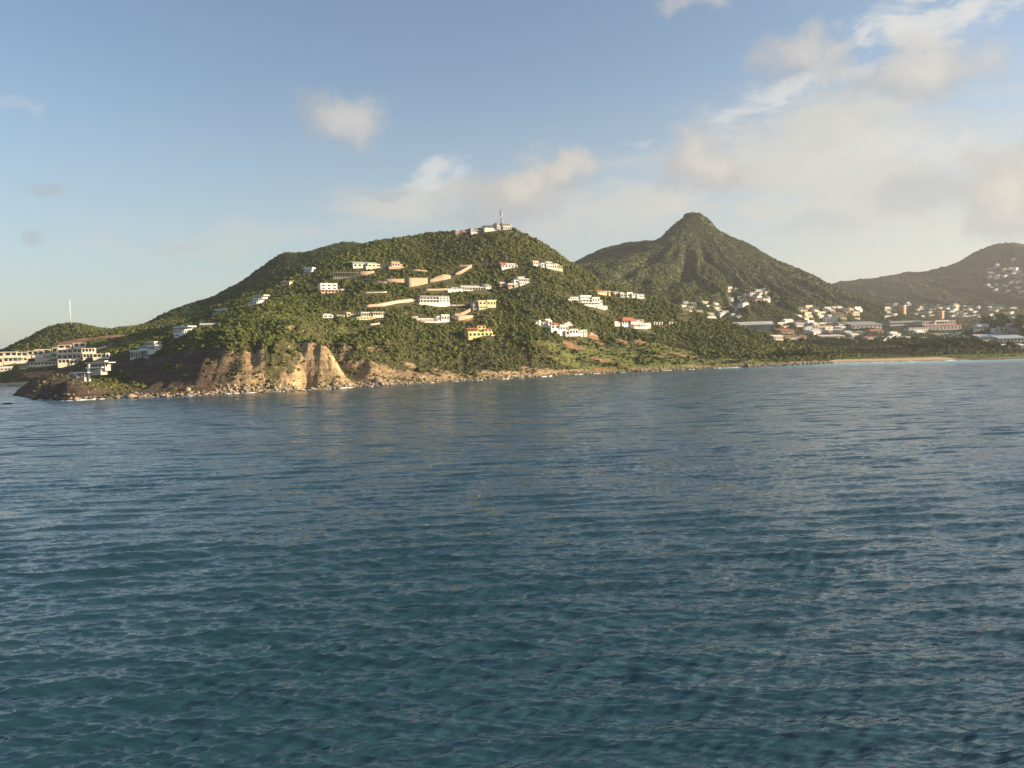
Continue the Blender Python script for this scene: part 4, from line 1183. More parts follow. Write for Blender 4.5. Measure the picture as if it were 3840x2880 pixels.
h = apt('apartment block with scaffold-like bays right of the tallest block', 335, 1348, [(318, 353, 1328, 1347, 4, 0), (314, 351, 1310, 1328, 4, 3)]); h.done()
h = apt('small cream end block with stair tower at the landward end of the terraces', 378, 1349, [(356, 392, 1329, 1346, 3, 1)]); h.wall(392, 402, 1327, 1347, 0, 7, white, 1, foot=3); h.done()
h = apt('lower white terrace flats with blue-shaded windows below the tallest block', 262, 1371, [(230, 262, 1350, 1366, 3, 0), (262, 296, 1352, 1369, 3, -1)]); h.done()
h = apt('low brown terrace pavilion with long roof below the middle apartments', 165, 1375, [(118, 166, 1358, 1373, 5, 0), (166, 214, 1358, 1374, 5, 0.4)]); h.done()
h = House('bungalow', 'small white beach bungalow on the grass below the apartment terraces', 22, 1391, 20, group=None)
h.wall(8, 36, 1382, 1390, 0, 6, white, 3, foot=2); h.shed(6, 38, 1377, 1382, -0.4, 6.4, white); h.done()
h = House('bungalow', 'small cream beach house with orange roof below the brown pavilion', 86, 1384, 20)
h.wall(76, 96, 1375, 1383, 0, 6, cream, 3, foot=2); h.hip(74, 98, 1370, 1375, -0.3, 6.3, rust); h.done()


# ------------------------------------------------------------------ retaining walls and ramps
def retaining(label, pts, mat=stone, thick=1.1, cat='wall', name='stone_embankment', group=None):
    """pts: (px, top py, bottom py)"""
    co, fa = [], []
    P = []
    base = None
    for (a, t, b) in pts:
        p = hit(a, b); k = p.length / F
        P.append((p, max(0.8, (b - t) * k)))
    base = P[0][0].copy()
    for (p, hgt) in P:
        n = Vector((-p.x, -p.y, 0)).normalized()
        q = p - base
        f = q + n * 0.3; bk = q - n * thick
        co += [(f.x, f.y, q.z - 2.5), (f.x, f.y, q.z + hgt), (bk.x, bk.y, q.z + hgt), (bk.x, bk.y, q.z - 2.5)]
        CLEAR.append((p.x, p.y, 5.5, 8, 3.5))
    for (p, h0), (r, h1) in zip(P, P[1:]):
        m = (p + r) / 2
        CLEAR.append((m.x, m.y, abs(p.x - r.x) / 2 + 1.5, 8, 3.0))
    m = len(P)
    for i in range(m - 1):
        a, b = 4 * i, 4 * i + 4
        fa += [(a, b, b + 1, a + 1), (a + 1, b + 1, b + 2, a + 2), (a + 2, b + 2, b + 3, a + 3)]
    fa += [(0, 1, 2, 3), (4 * m - 1, 4 * m - 2, 4 * m - 3, 4 * m - 4)]
    o = link_mesh(name, co, fa, mat)
    o.location = base
    tag(o, label, cat, group)
    # coping course
    cc, cf = [], []
    for i in range(m):
        f, bk = Vector(co[4 * i + 1]), Vector(co[4 * i + 2])
        d = (f - bk).normalized()
        f = f + d * 0.12; bk = bk - d * 0.12
        cc += [(f.x, f.y, f.z + 0.003), (f.x, f.y, f.z + 0.3), (bk.x, bk.y, bk.z + 0.3), (bk.x, bk.y, bk.z + 0.003)]
    cf = [x for i in range(m - 1) for x in [(4 * i, 4 * i + 4, 4 * i + 5, 4 * i + 1), (4 * i + 1, 4 * i + 5, 4 * i + 6, 4 * i + 2), (4 * i + 2, 4 * i + 6, 4 * i + 7, 4 * i + 3)]]
    cf += [(0, 1, 2, 3), (4 * m - 1, 4 * m - 2, 4 * m - 3, 4 * m - 4)]
    link_mesh('coping', cc, cf, tan, o)
    return o


def dens(pts, n=4):
    out = []
    for (a, b) in zip(pts, pts[1:]):
        for i in range(n):
            f = i / n
            out.append(tuple(u + (v - u) * f for u, v in zip(a, b)))
    return out + [pts[-1]]


retaining('tall tan stone retaining wall with flat top on the middle of the slope', dens([(1518, 1044, 1068), (1535, 1044, 1077), (1570, 1044, 1071), (1604, 1044, 1063)], 3))
retaining('long lower stone wall running left from the tall retaining wall', dens([(1440, 1046, 1053), (1475, 1047, 1058), (1516, 1047, 1060)], 3))
retaining('stone ramp wall rising right from the tall retaining wall', dens([(1606, 1053, 1060), (1640, 1040, 1055), (1665, 1030, 1050), (1690, 1034, 1044)], 3))
retaining('pink stone ramp wall climbing to the road bend above', dens([(1702, 1029, 1034), (1730, 1015, 1026), (1752, 1003, 1013), (1768, 995, 1004)], 3), tan)
retaining('pale wall along the road bend at the top of the ramp', dens([(1716, 993, 999), (1740, 994, 999), (1770, 994, 1000)], 2), tan)
retaining('thin pale road wall winding left below the tall retaining wall', dens([(1352, 1044, 1047), (1385, 1047, 1051), (1415, 1053, 1057), (1450, 1058, 1061)], 3), tan, 0.8)
retaining('stone bank wall right of the unfinished concrete building', dens([(1345, 1018, 1030), (1375, 1019, 1031), (1404, 1017, 1023)], 3))
retaining('thin pale wall of the upper road right of the half-built stone house', dens([(1515, 1004, 1008), (1560, 1011, 1015), (1600, 1015, 1018)], 3), tan, 0.8)
retaining('long pink stone ramp wall leading up to the three-storey villa', dens([(1368, 1145, 1151), (1420, 1141, 1149), (1440, 1137, 1148), (1490, 1128, 1138), (1540, 1122, 1132), (1576, 1119, 1125)], 3), pink)
retaining('low garden wall left of the long bungalow', dens([(1592, 1085, 1090), (1640, 1084, 1089), (1680, 1083, 1089)], 3), tan)
retaining('thin pale road wall right of the white cube house', dens([(1366, 1095, 1099), (1400, 1095, 1099), (1450, 1094, 1097)], 3), cream, 0.8)
retaining('stone drive wall curving up to the pale yellow villa', dens([(1702, 1178, 1186), (1725, 1176, 1183), (1745, 1168, 1178), (1765, 1157, 1168)], 3))
retaining('rubble terrace wall right of the unfinished colonnade', dens([(1690, 1184, 1190), (1715, 1186, 1203), (1745, 1184, 1198), (1774, 1184, 1190)], 3), tan)
retaining('low pale wall on the lawn right of the three-storey villa', dens([(1684, 1143, 1147), (1715, 1144, 1147), (1745, 1143, 1147)], 2), cream, 0.8)
retaining('short pale wall below the veranda bungalow', dens([(1386, 1217, 1220), (1405, 1214, 1218), (1424, 1211, 1215)], 2), cream, 0.8)
retaining('earth-coloured wall stepping down from the red-roofed complex', dens([(2208, 1246, 1254), (2225, 1250, 1259), (2240, 1258, 1264)], 2), tan)
retaining('pale curved wall beside the path above the dark point', dens([(394, 1379, 1384), (410, 1372, 1378), (421, 1365, 1370)], 2), cream, 0.8)
retaining('thin pale road wall crossing the foot of the shaded back hill', dens([(600, 1214, 1217), (630, 1214, 1217), (660, 1214, 1217)], 2), tan, 0.8)
retaining('long pale road wall on the green slope right of the apartments', dens([(352, 1309, 1313), (380, 1303, 1307), (398, 1299, 1303)], 2), cream, 0.8)


# ------------------------------------------------------------------ masts
def bars(name, segs, mat, parent):
    """segs: (a, b, thickness)"""
    co, fa = [], []
    for a, b, t in segs:
        a, b = Vector(a), Vector(b)
        d = (b - a).normalized()
        u = d.orthogonal().normalized(); v = d.cross(u)
        k = len(co)
        for q in (a, b):
            for s1, s2 in ((-1, -1), (1, -1), (1, 1), (-1, 1)):
                co.append(tuple(q + (u * s1 + v * s2) * t / 2))
        fa += [(k, k + 1, k + 2, k + 3)[::-1], (k + 4, k + 5, k + 6, k + 7)] + [(k + i, k + (i + 1) % 4, k + 4 + (i + 1) % 4, k + 4 + i) for i in range(4)]
    return link_mesh(name, co, fa, mat, parent)


def lattice_tower():
    p = hit(1880, 858); p = Vector((p.x, p.y + 3, gz(p.x, p.y + 3)))
    r = bpy.data.objects.new('lattice_tower', None); col.objects.link(r); r.location = p
    tag(r, 'red and white lattice telecom tower on the hill summit', 'tower')
    Ht = 25.5
    def w(z): return 1.9 - 1.2 * min(z / 15.0, 1.0)
    lv = [0, 3, 6, 9, 12, 15, 17.5, 20, 22]
    for sx, sy in ((-1, -1), (1, -1), (1, 1), (-1, 1)):
        bars('leg', [((sx * w(a), sy * w(a), a), (sx * w(b), sy * w(b), b), 0.34) for a, b in zip(lv, lv[1:])], steel, r)
    for i, (a, b) in enumerate(zip(lv, lv[1:])):
        c = [(-1, -1), (1, -1), (1, 1), (-1, 1)]
        sg = []
        for j in range(4):
            s0, s1 = c[j], c[(j + 1) % 4]
            sg += [((s0[0] * w(a), s0[1] * w(a), a), (s1[0] * w(b), s1[1] * w(b), b), 0.2), ((s0[0] * w(b), s0[1] * w(b), b), (s1[0] * w(b), s1[1] * w(b), b), 0.2)]
        bars('bracing', sg, redp if i % 2 else white, r)
    for z, x, y in ((8, 1.6, -1.2), (14, -1.0, -1.3), (16.5, 1.2, -1.2), (19.5, 0.9, -1.2)):
        part(r, 'dish', ME_CYL, x - .9, x + .9, y - .9, y + .9, z, z + 1.4, white)
    pf = part(r, 'platform', ME_BOX, -1.5, 1.5, -1.5, 1.5, 20.8, 21.05, steel)
    for x, y in ((-1.4, -1.0), (1.4, -1.0), (0, 1.4), (-0.6, -1.2), (0.8, 0.6)):
        an = part(r, 'antenna', ME_BOX, x - .2, x + .2, y - .2, y + .2, 21.2, Ht, white)
        an.parent = pf; an.matrix_parent_inverse = pf.matrix_basis.inverted()


lattice_tower()


def pole(name, label, px, py, htpx, thick, mat, group=None, extra=None, guys=False):
    p = hit(px, py); k = p.length / F; hh = htpx * k
    r = bpy.data.objects.new(name, None); col.objects.link(r); r.location = p
    tag(r, label, 'pole' if name != 'radio_mast' else 'mast', group)
    bars('shaft', [((0, 0, -1), (0, 0, hh), thick)], mat, r)
    if guys:
        for a in (0.3, 2.4, 4.5):
            bars('guy_wire', [((0, 0, hh * 0.8), (math.cos(a) * 8, math.sin(a) * 8, -2), 0.05)], steel, r)
        part(r, 'base', ME_BOX, -1, 1, -1, 1, -1, 1.6, grey)
        bars('beacon', [((0, 0, hh), (0, 0, hh + 1.0), thick * 1.6)], redp, r)
    else:
        bars('crossarm', [((-1.6, 0, hh - 0.8), (1.6, 0, hh - 0.8), thick * 0.9)], mat, r)
        part(r, 'lamp_head', ME_BOX, -0.4, 1.4, -0.3, 0.3, hh, hh + 0.25, steel)


pole('radio_mast', 'thin white radio mast on the small hill above the apartments', 266, 1216, 80, 0.55, white, guys=True)
pole('utility_pole', 'tall pole beside the long warehouse roofs at the near edge of town', 2928, 1273, 52, 0.6, conc, None)
pole('utility_pole', 'pole standing in front of the rust-roofed shed at the near edge of town', 2987, 1252, 36, 0.5, conc, None)
pole('utility_pole', 'pole among the white houses under the right foot of the pointed mountain', 3110, 1255, 42, 0.5, conc, None)
pole('utility_pole', 'dark pole on the skyline saddle right of the pointed mountain', 3098, 1060, 16, 0.9, conc, None)

# ------------------------------------------------------------------ the town on the plain
LOOKS = [  # wall, roof shape, roof material, label
    (white, ME_FLAT, white, 'white flat-roofed box house in the town'),
    (cream, ME_HIP, terra, 'cream house with red hipped roof in the town'),
    (white, ME_GAB, lroof, 'white house with pale gabled roof in the town'),
    (pink, ME_GAB, rust, 'pink house with rust-brown gabled roof in the town'),
    (grey, ME_SHED, sroof, 'grey house with dark lean-to roof in the town'),
    (ochre, ME_FLAT, cream, 'yellowish flat-roofed house in the town'),
    (white, ME_HIP, broof, 'white house with blue-grey hipped roof in the town'),
    (cream, ME_GAB, sroof, 'cream house with dark gabled roof in the town'),
]
ZN = ['on the hillside below the pointed mountain', 'at the foot of the pointed mountain', 'on the right flank under the pointed mountain', 'at the near edge by the warehouses',
      'in the middle of the plain', 'in the far valley under the far mountains', 'around the big grey complex', 'in the far valley below the right-hand ridge', 'on the dark knoll at the right', 'high on the sunlit far mountain']
ZONES = [  # x0,x1,y0,y1, count, width px range, height px range, looks
    (2730, 2880, 1084, 1128, 22, (14, 30), (6, 9), (0, 0, 2, 4, 3, 1)),
    (2560, 2800, 1138, 1194, 26, (16, 34), (6, 9), (0, 2, 4, 5, 7)),
    (2996, 3230, 1156, 1200, 30, (16, 36), (7, 11), (0, 0, 5, 1, 2)),
    (2900, 3120, 1206, 1282, 26, (22, 48), (8, 13), (0, 2, 3, 4, 3, 7)),
    (3040, 3320, 1215, 1280, 34, (22, 48), (8, 13), (0, 2, 2, 3, 4, 6)),
    (3323, 3627, 1146, 1192, 38, (12, 26), (5, 8), (0, 0, 2, 5, 1)),
    (3345, 3640, 1222, 1274, 22, (22, 44), (8, 12), (0, 4, 2, 6, 4)),
    (3615, 3838, 1150, 1196, 24, (12, 24), (5, 8), (0, 0, 2, 5)),
    (3650, 3838, 1222, 1300, 13, (30, 60), (10, 16), (0, 4, 2, 6)),
    (3690, 3840, 975, 1100, 24, (12, 24), (5, 8), (0, 0, 5, 2)),
]
BIG = []   # pixel boxes kept free for the large buildings
def big(h, x0, x1, y0, y1):
    BIG.append((x0 - 14, x1 + 14, y0 - 2, y1 + 8)); h.done()
    return h


h = House('stadium_stand', 'long sports stand under a white sloping roof with dark lettering', 2820, 1234, -8, 'stand', front=14)
h.shed(2746, 2896, 1207, 1222, 0, 16, lroof); h.wall(2756, 2890, 1222, 1232, 6, 16, broof, foot=4)
for i in range(12):
    x = 2756 + i * 11.5
    h.wall(x, x + 1.6, 1219, 1233, 1, 1.6, steel, name='column', foot=3)
for i in range(22):
    x = 2775 + i * 4.0
    if i in (6, 12, 16): continue
    o = h.add('letter', ME_BOX, x, x + 2.2 + (i % 3) * 0.5, 1212.5, 1217.5, 0.2, 0.6, navy)
    o.rotation_euler.x = R(-55); o.location.y = 4.2; o.location.z = h.Z(1216.5)
big(h, 2746, 2896, 1205, 1234)
h = House('warehouse', 'big warehouse with plain grey roof in the middle of the town', 3250, 1232, 12, 'warehouse')
h.wall(3192, 3308, 1222, 1232, 0, 34, grey, 7, foot=5); h.shed(3190, 3310, 1206, 1222, -1, 36, sroof); big(h, 3190, 3310, 1206, 1232)
h = House('tower_block', 'orange and white high-rise block standing clear of the town', 3394, 1184, 30, 'tower')
h.wall(3388, 3395, 1152, 1182, 0, 12, orange_r, 2, 8, foot=6); h.wall(3395, 3401, 1154, 1182, 1, 12, white, 1, 8, foot=6); h.flat(3387, 3402, 1149, 1152, -0.5, 12.5, cream); big(h, 3386, 3402, 1150, 1184)
h = House('tower_block', 'shorter orange and white high-rise block behind the big grey complex', 3538, 1198, 30, 'tower')
h.wall(3531, 3538, 1172, 1196, 0, 12, orange_r, 2, 6, foot=6); h.wall(3538, 3543, 1174, 1196, 1, 12, white, 1, 6, foot=6); h.flat(3530, 3544, 1170, 1172, -0.5, 12.5, cream); big(h, 3529, 3545, 1170, 1198)
h = House('grey_tower', 'narrow pale grey block on the slope behind the taller orange block', 3410, 1152, 20, 'tower')
h.wall(3403, 3419, 1139, 1152, 0, 12, grey, 3, 3, foot=6); h.flat(3405, 3413, 1134, 1139, 2, 9, white); big(h, 3402, 3420, 1134, 1152)
h = House('shopping_complex', 'long grey multi-storey complex with rows of dark bands', 3408, 1232, 10, 'complex')
h.porch(3346, 3476, 1211, 1221, 18, 2, 6, 40, grey, True, 4); h.porch(3340, 3470, 1221, 1231, 18, 2, 0, 40, grey, True, 6); h.slab(3350, 3470, 1205, 1211, 12, 40, sroof); big(h, 3340, 3476, 1205, 1232)
h = House('shopping_complex', 'wide grey block with white roof box and red fascia right of the long banded complex', 3545, 1240, 10, 'complex')
h.wall(3470, 3604, 1224, 1238, 0, 36, grey, 10, foot=6); h.slab(3466, 3608, 1220, 1224, -0.6, 36, redp); h.wall(3476, 3600, 1206, 1220, 12, 40, grey, 12); h.slab(3520, 3570, 1205, 1209, 9, 24, white, 'roof_box'); h.wall(3509, 3514, 1211, 1224, 2, 5, white, name='pylon'); big(h, 3466, 3608, 1204, 1240)
h = House('office_block', 'white office block with a row of windows in front of the grey complex', 3444, 1246, 14, 'building')
h.wall(3408, 3480, 1232, 1245, 0, 14, white, 9, 2, foot=5); h.slab(3406, 3482, 1229, 1232, -0.5, 14.5, sroof); big(h, 3406, 3482, 1229, 1246)
h = House('pavilion', 'small white pavilion with hipped roof in front of the grey complex', 3456, 1256, 14, 'building')
h.porch(3440, 3468, 1248, 1255, 5, 1.6, 0, 10, white, False, 4); h.hip(3434, 3472, 1241, 1248, -1, 11, white); big(h, 3434, 3472, 1241, 1256)
h = House('warehouse', 'rust-brown roofed shed at the near edge of town', 2955, 1252, 15, 'warehouse')
h.wall(2930, 2980, 1244, 1252, 0, 20, pink, 6, foot=4); h.shed(2926, 2984, 1232, 1244, -0.6, 22, rust); big(h, 2926, 2984, 1232, 1252)
h = House('warehouse', 'long white-fronted shed with dark red roof nearest the headland end of town', 2985, 1272, 15, 'warehouse')
h.wall(2944, 3026, 1264, 1272, 0, 22, white, 9, foot=4); h.shed(2940, 3032, 1254, 1264, -0.6, 24, rust); big(h, 2940, 3032, 1254, 1272)
h = House('hall', 'white hall with small gabled porch beside the tall pole at the end of the headland', 2925, 1276, 20, 'building')
h.wall(2902, 2938, 1262, 1275, 0, 12, white, 4, foot=4); h.gable(2898, 2940, 1256, 1262, -0.5, 12.5, cream); big(h, 2898, 2940, 1256, 1276)
h = House('warehouse', 'long pale-roofed sheds in a row along the near side of the plain', 3120, 1268, 10, 'warehouse')
h.wall(3080, 3168, 1262, 1270, 0, 20, cream, 8, foot=4); h.shed(3078, 3170, 1255, 1262, -0.6, 22, lroof); big(h, 3078, 3170, 1255, 1270)
h = House('warehouse', 'terracotta-roofed market hall on the near side of the plain', 3290, 1248, 10, 'warehouse')
h.wall(3262, 3314, 1241, 1248, 0, 16, cream, 6, foot=4); h.hip(3258, 3318, 1235, 1241, -0.6, 17, terra); big(h, 3258, 3318, 1235, 1248)
h = House('villa', 'white arcaded house with pale roof on the dark knoll at the right', 3690, 1240, 10)
h.porch(3668, 3712, 1226, 1239, 4, 2.2, 0, 10, white, False, 4); h.hip(3664, 3720, 1216, 1226, -0.6, 11, lroof); big(h, 3664, 3720, 1216, 1240)
h = House('hall', 'wide building with a big pale sheet roof at the foot of the dark knoll', 3715, 1276, 6)
h.wall(3688, 3750, 1268, 1275, 0, 14, cream, 7, foot=4); h.shed(3676, 3764, 1256, 1268, -1, 16, lroof); big(h, 3676, 3764, 1256, 1276)
h = House('hall', 'grey-roofed building on the shore side of the dark knoll', 3800, 1285, 6)
h.wall(3752, 3838, 1272, 1284, 0, 14, grey, 7, foot=4); h.shed(3746, 3842, 1260, 1272, -1, 16, broof); big(h, 3746, 3842, 1260, 1285)
h = House('house', 'long low white house above the lawn at the right end of the shore', 3800, 1306, 4)
h.wall(3750, 3840, 1299, 1305, 0, 9, white, 8, foot=3); h.shed(3748, 3844, 1292, 1299, -0.6, 10, lroof); big(h, 3748, 3842, 1292, 1306)


def town():
    rs = random.Random(4)
    for zi, (x0, x1, y0, y1, n, wr, hr, looks) in enumerate(ZONES):
        placed = []
        tries = 0
        while len(placed) < n and tries < n * 30:
            tries += 1
            a, b = rs.uniform(x0, x1), rs.uniform(y0, y1)
            w = rs.uniform(*wr); hh = rs.uniform(*hr)
            if any(abs(a - p) < (w + q) * 0.55 and abs(b - r) < 7 for p, r, q in placed): continue
            if any(bx0 < a + w / 2 and a - w / 2 < bx1 and by0 < b and b - hh < by1 for bx0, bx1, by0, by1 in BIG): continue
            placed.append((a, b, w))
            wm, rme, rm, lab = LOOKS[rs.choice(looks)]
            gname = 'town houses ' + ZN[zi]
            yaw = rs.choice((24, 30, 14, -10, 38)) + rs.uniform(-5, 5)
            h = House('town_house', lab.replace('in the town', ZN[zi]), a, b, yaw, 'house', gname, 10, 9)
            dp = rs.uniform(8, 13)
            top = b - hh * (0.86 if rme is ME_FLAT else 0.62)
            two = hh > hr[0] + (hr[1] - hr[0]) * 0.5
            k = 3 if w > 20 else 2
            h.wall(a - w / 2, a + w / 2, top, b, 0, dp, wm, k + (1 if w > 34 else 0), 2 if two and rme is ME_FLAT else 1, foot=5)
            h.add('roof', rme, a - w / 2, a + w / 2, b - hh, top, 0, dp, rm, 0.5)
            if rs.random() < 0.45:
                h.wall(a + w * 0.30, a + w * 0.66, b - hh * 0.42, b, rs.uniform(-2, 2), dp - 3, wm, 1, foot=5, name='annex')
            h.done()


town()


# ------------------------------------------------------------------ trees one can tell apart
def tree_protos():
    out = []
    for sd in range(4):
        rs = np.random.default_rng(300 + sd)
        segs = [((0, 0, -0.06), (rs.normal(0, .02), rs.normal(0, .02), 0.30), 0.075)]
        tips = []
        for i in range(5):
            a = i * 1.26 + rs.uniform(-.3, .3)
            e = (math.cos(a) * rs.uniform(.16, .28), math.sin(a) * rs.uniform(.16, .28), rs.uniform(.45, .72))
            segs.append(((0, 0, .27), e, 0.034)); tips.append(e)
        tco, tfa = [], []
        for a, b, t in segs:
            a, b = Vector(a), Vector(b); d = (b - a).normalized(); u = d.orthogonal().normalized(); v = d.cross(u); k = len(tco)
            for q, r in ((a, t), (b, t * .6)):
                for i in range(6):
                    tco.append(tuple(q + (u * math.cos(i * 1.0472) + v * math.sin(i * 1.0472)) * r / 2))
            tfa += [(k + i, k + (i + 1) % 6, k + 6 + (i + 1) % 6, k + 6 + i) for i in range(6)]
        clumps = [(e[0], e[1], e[2], rs.uniform(.16, .24)) for e in tips] + [(rs.uniform(-.2, .2), rs.uniform(-.2, .2), rs.uniform(.5, .85), rs.uniform(.13, .22)) for _ in range(6)]
        co, fa = [], []
        for (x, y, z, r) in clumps:
            for _ in range(60):
                d = rs.normal(0, 1, 3); d /= np.linalg.norm(d)
                c = np.array([x, y, z]) + d * r * rs.uniform(0.35, 1.08) * np.array([1, 1, .8])
                t = np.cross(d, rs.normal(0, 1, 3)); t /= np.linalg.norm(t)
                b = np.cross(d, t) + d * rs.uniform(-.4, .4); s = rs.uniform(.05, .10); k = len(co)
                co += [tuple(c - t * s * .5), tuple(c + b * s * .5), tuple(c + t * s * .5), tuple(c - b * s * .5)]
                fa.append((k, k + 1, k + 2, k + 3))
        tm = bpy.data.meshes.new('trunk'); tm.from_pydata(tco, [], tfa); tm.materials.append(M_bark); tm.update()
        cm = bpy.data.meshes.new('crown'); cm.from_pydata(co, [], fa); cm.materials.append(M_tree); cm.update()
        out.append((tm, cm))
    return out


TP = tree_protos()


def tree(px, py, hpx, label, group, wide=1.0, name='shore_tree', sizes=None):
    p = hit(px, py); k = p.length / F; hh = hpx * k
    r = bpy.data.objects.new(name, None); col.objects.link(r)
    if group and sizes:
        label = (sizes[2] if hpx > sizes[1] else sizes[3] if hpx < sizes[0] else 'mid-sized') + ' ' + label
    tag(r, label, 'tree', group)
    r.location = p; r.scale = (hh * wide, hh * wide, hh); r.rotation_euler.z = random.uniform(0, 6.28)
    tm, cm = random.choice(TP)
    for nm, me in (('trunk', tm), ('crown', cm)):
        o = bpy.data.objects.new(nm, me); col.objects.link(o); o.parent = r
        o.location = (0, 0, 0)


ra = random.Random(9)
for i in range(26):
    tree(3000 + i * 16 + ra.uniform(-6, 6), 1335 + ra.uniform(-2, 2) - i * 0.25, ra.uniform(10, 17), 'dark tree in the thicket between the pond and the beach', 'trees in front of the pond', 1.35, sizes=(12, 15, 'taller', 'lowest'))
for i in range(16):
    tree(3384 + i * 15 + ra.uniform(-5, 5), 1320 + ra.uniform(-3, 3), ra.uniform(32, 48), 'rounded tree in the grove beside the pond', 'grove beside the pond', 1.0, sizes=(37, 43, 'tallest', 'shorter'))
for i in range(44):
    tree(3010 + i * 15.5 + ra.uniform(-7, 7), 1296 + ra.uniform(-7, 6), ra.uniform(24, 34), 'dark tree in the belt between the town and the pond', 'tree belt behind the pond', 1.25, sizes=(27, 31, 'taller', 'lower'))
for i in range(14):
    tree(3612 + i * 16 + ra.uniform(-5, 5), 1314 + ra.uniform(-8, 3), ra.uniform(18, 34), 'tree on the bank below the dark knoll', 'trees below the dark knoll', 1.2, sizes=(23, 29, 'taller', 'lower'))
for i in range(12):
    tree(2905 + i * 12 + ra.uniform(-5, 5), 1344 - i * 0.6 + ra.uniform(-3, 3), ra.uniform(26, 40), 'bushy dark tree where the headland meets the beach', 'trees where the headland meets the beach', 1.25)
tree(2803, 1362, 44, 'large round dark tree standing alone near the shore rocks', None, 1.35)
for i in range(18):
    a, b = ra.uniform(3660, 3838), ra.uniform(1205, 1262)
    tree(a, b, ra.uniform(22, 38), 'dark tree on the slope of the right-hand knoll', 'trees on the dark knoll', 1.1, sizes=(27, 33, 'taller', 'lower'))
for i, a in enumerate((1371, 1386, 1475, 1560, 1683, 1925, 1975, 2010)):
    tree(a, {1371: 932, 1386: 928, 1475: 905, 1560: 893, 1683: 880, 1925: 866, 1975: 886, 2010: 901}[a], 12, 'small tree standing up from the skyline of the villa hill', 'skyline trees on the villa hill', 1.3)

# ------------------------------------------------------------------ plants and stones as scattered cover
def leafy_proto(name, seed, mat, leaves=90, leaf=0.34, flat=0.75, core=True):
    """a rounded shrub about 2 m across: lumpy heart and many small leaf sprays"""
    rs = np.random.default_rng(seed)
    co, fa = [], []
    lobes = [(0, 0, 0.45, 0.75)] + [(rs.uniform(-.55, .55), rs.uniform(-.55, .55), rs.uniform(0.3, 0.8), rs.uniform(0.35, 0.6)) for _ in range(5)]
    if core:
        import bmesh
        bm = bmesh.new()
        for (x, y, z, r) in lobes:
            bmesh.ops.create_icosphere(bm, subdivisions=1, radius=r * 0.86, matrix=Matrix.Translation((x, y, z * flat)))
        for v in bm.verts:
            v.co += Vector(rs.normal(0, 0.07, 3))
        bm.verts.ensure_lookup_table()
        co = [tuple(v.co) for v in bm.verts]
        fa = [tuple(v.index for v in f.verts) for f in bm.faces]
        bm.free()
    for _ in range(leaves):
        lx, ly, lz, lr = lobes[rs.integers(len(lobes))]
        d = rs.normal(0, 1, 3); d[2] = abs(d[2]) * 0.9 + 0.05; d /= np.linalg.norm(d)
        c = np.array([lx, ly, lz * flat]) + d * lr * rs.uniform(0.85, 1.12)
        t = np.cross(d, rs.normal(0, 1, 3)); t /= np.linalg.norm(t)
        b = np.cross(d, t) + d * rs.uniform(-0.5, 0.5)
        s = leaf * rs.uniform(0.5, 1.0)
        k = len(co)
        co += [tuple(c - t * s * .5), tuple(c + b * s * .6), tuple(c + t * s * .5)]
        fa.append((k, k + 1, k + 2))
    o = link_mesh(name, co, fa, mat)
    col.objects.unlink(o)
    return o


def rock_proto(name, seed):
    import bmesh
    rs = np.random.default_rng(seed)
    bm = bmesh.new()
    bmesh.ops.create_icosphere(bm, subdivisions=2, radius=1.0)
    pl = rs.normal(0, 1, (9, 3)); pl /= np.linalg.norm(pl, axis=1)[:, None]
    for v in bm.verts:
        for n in pl:
            n = Vector(n); d = v.co.dot(n)
            if d > 0.72: v.co -= n * (d - 0.72)
        v.co += Vector(rs.normal(0, 0.03, 3))
        v.co.z *= 0.75
    co = [tuple(v.co) for v in bm.verts]; bm.verts.index_update()
    fa = [tuple(v.index for v in f.verts) for f in bm.faces]
    bm.free()
    o = link_mesh(name, co, fa, M_boulder)
    col.objects.unlink(o)
    return o


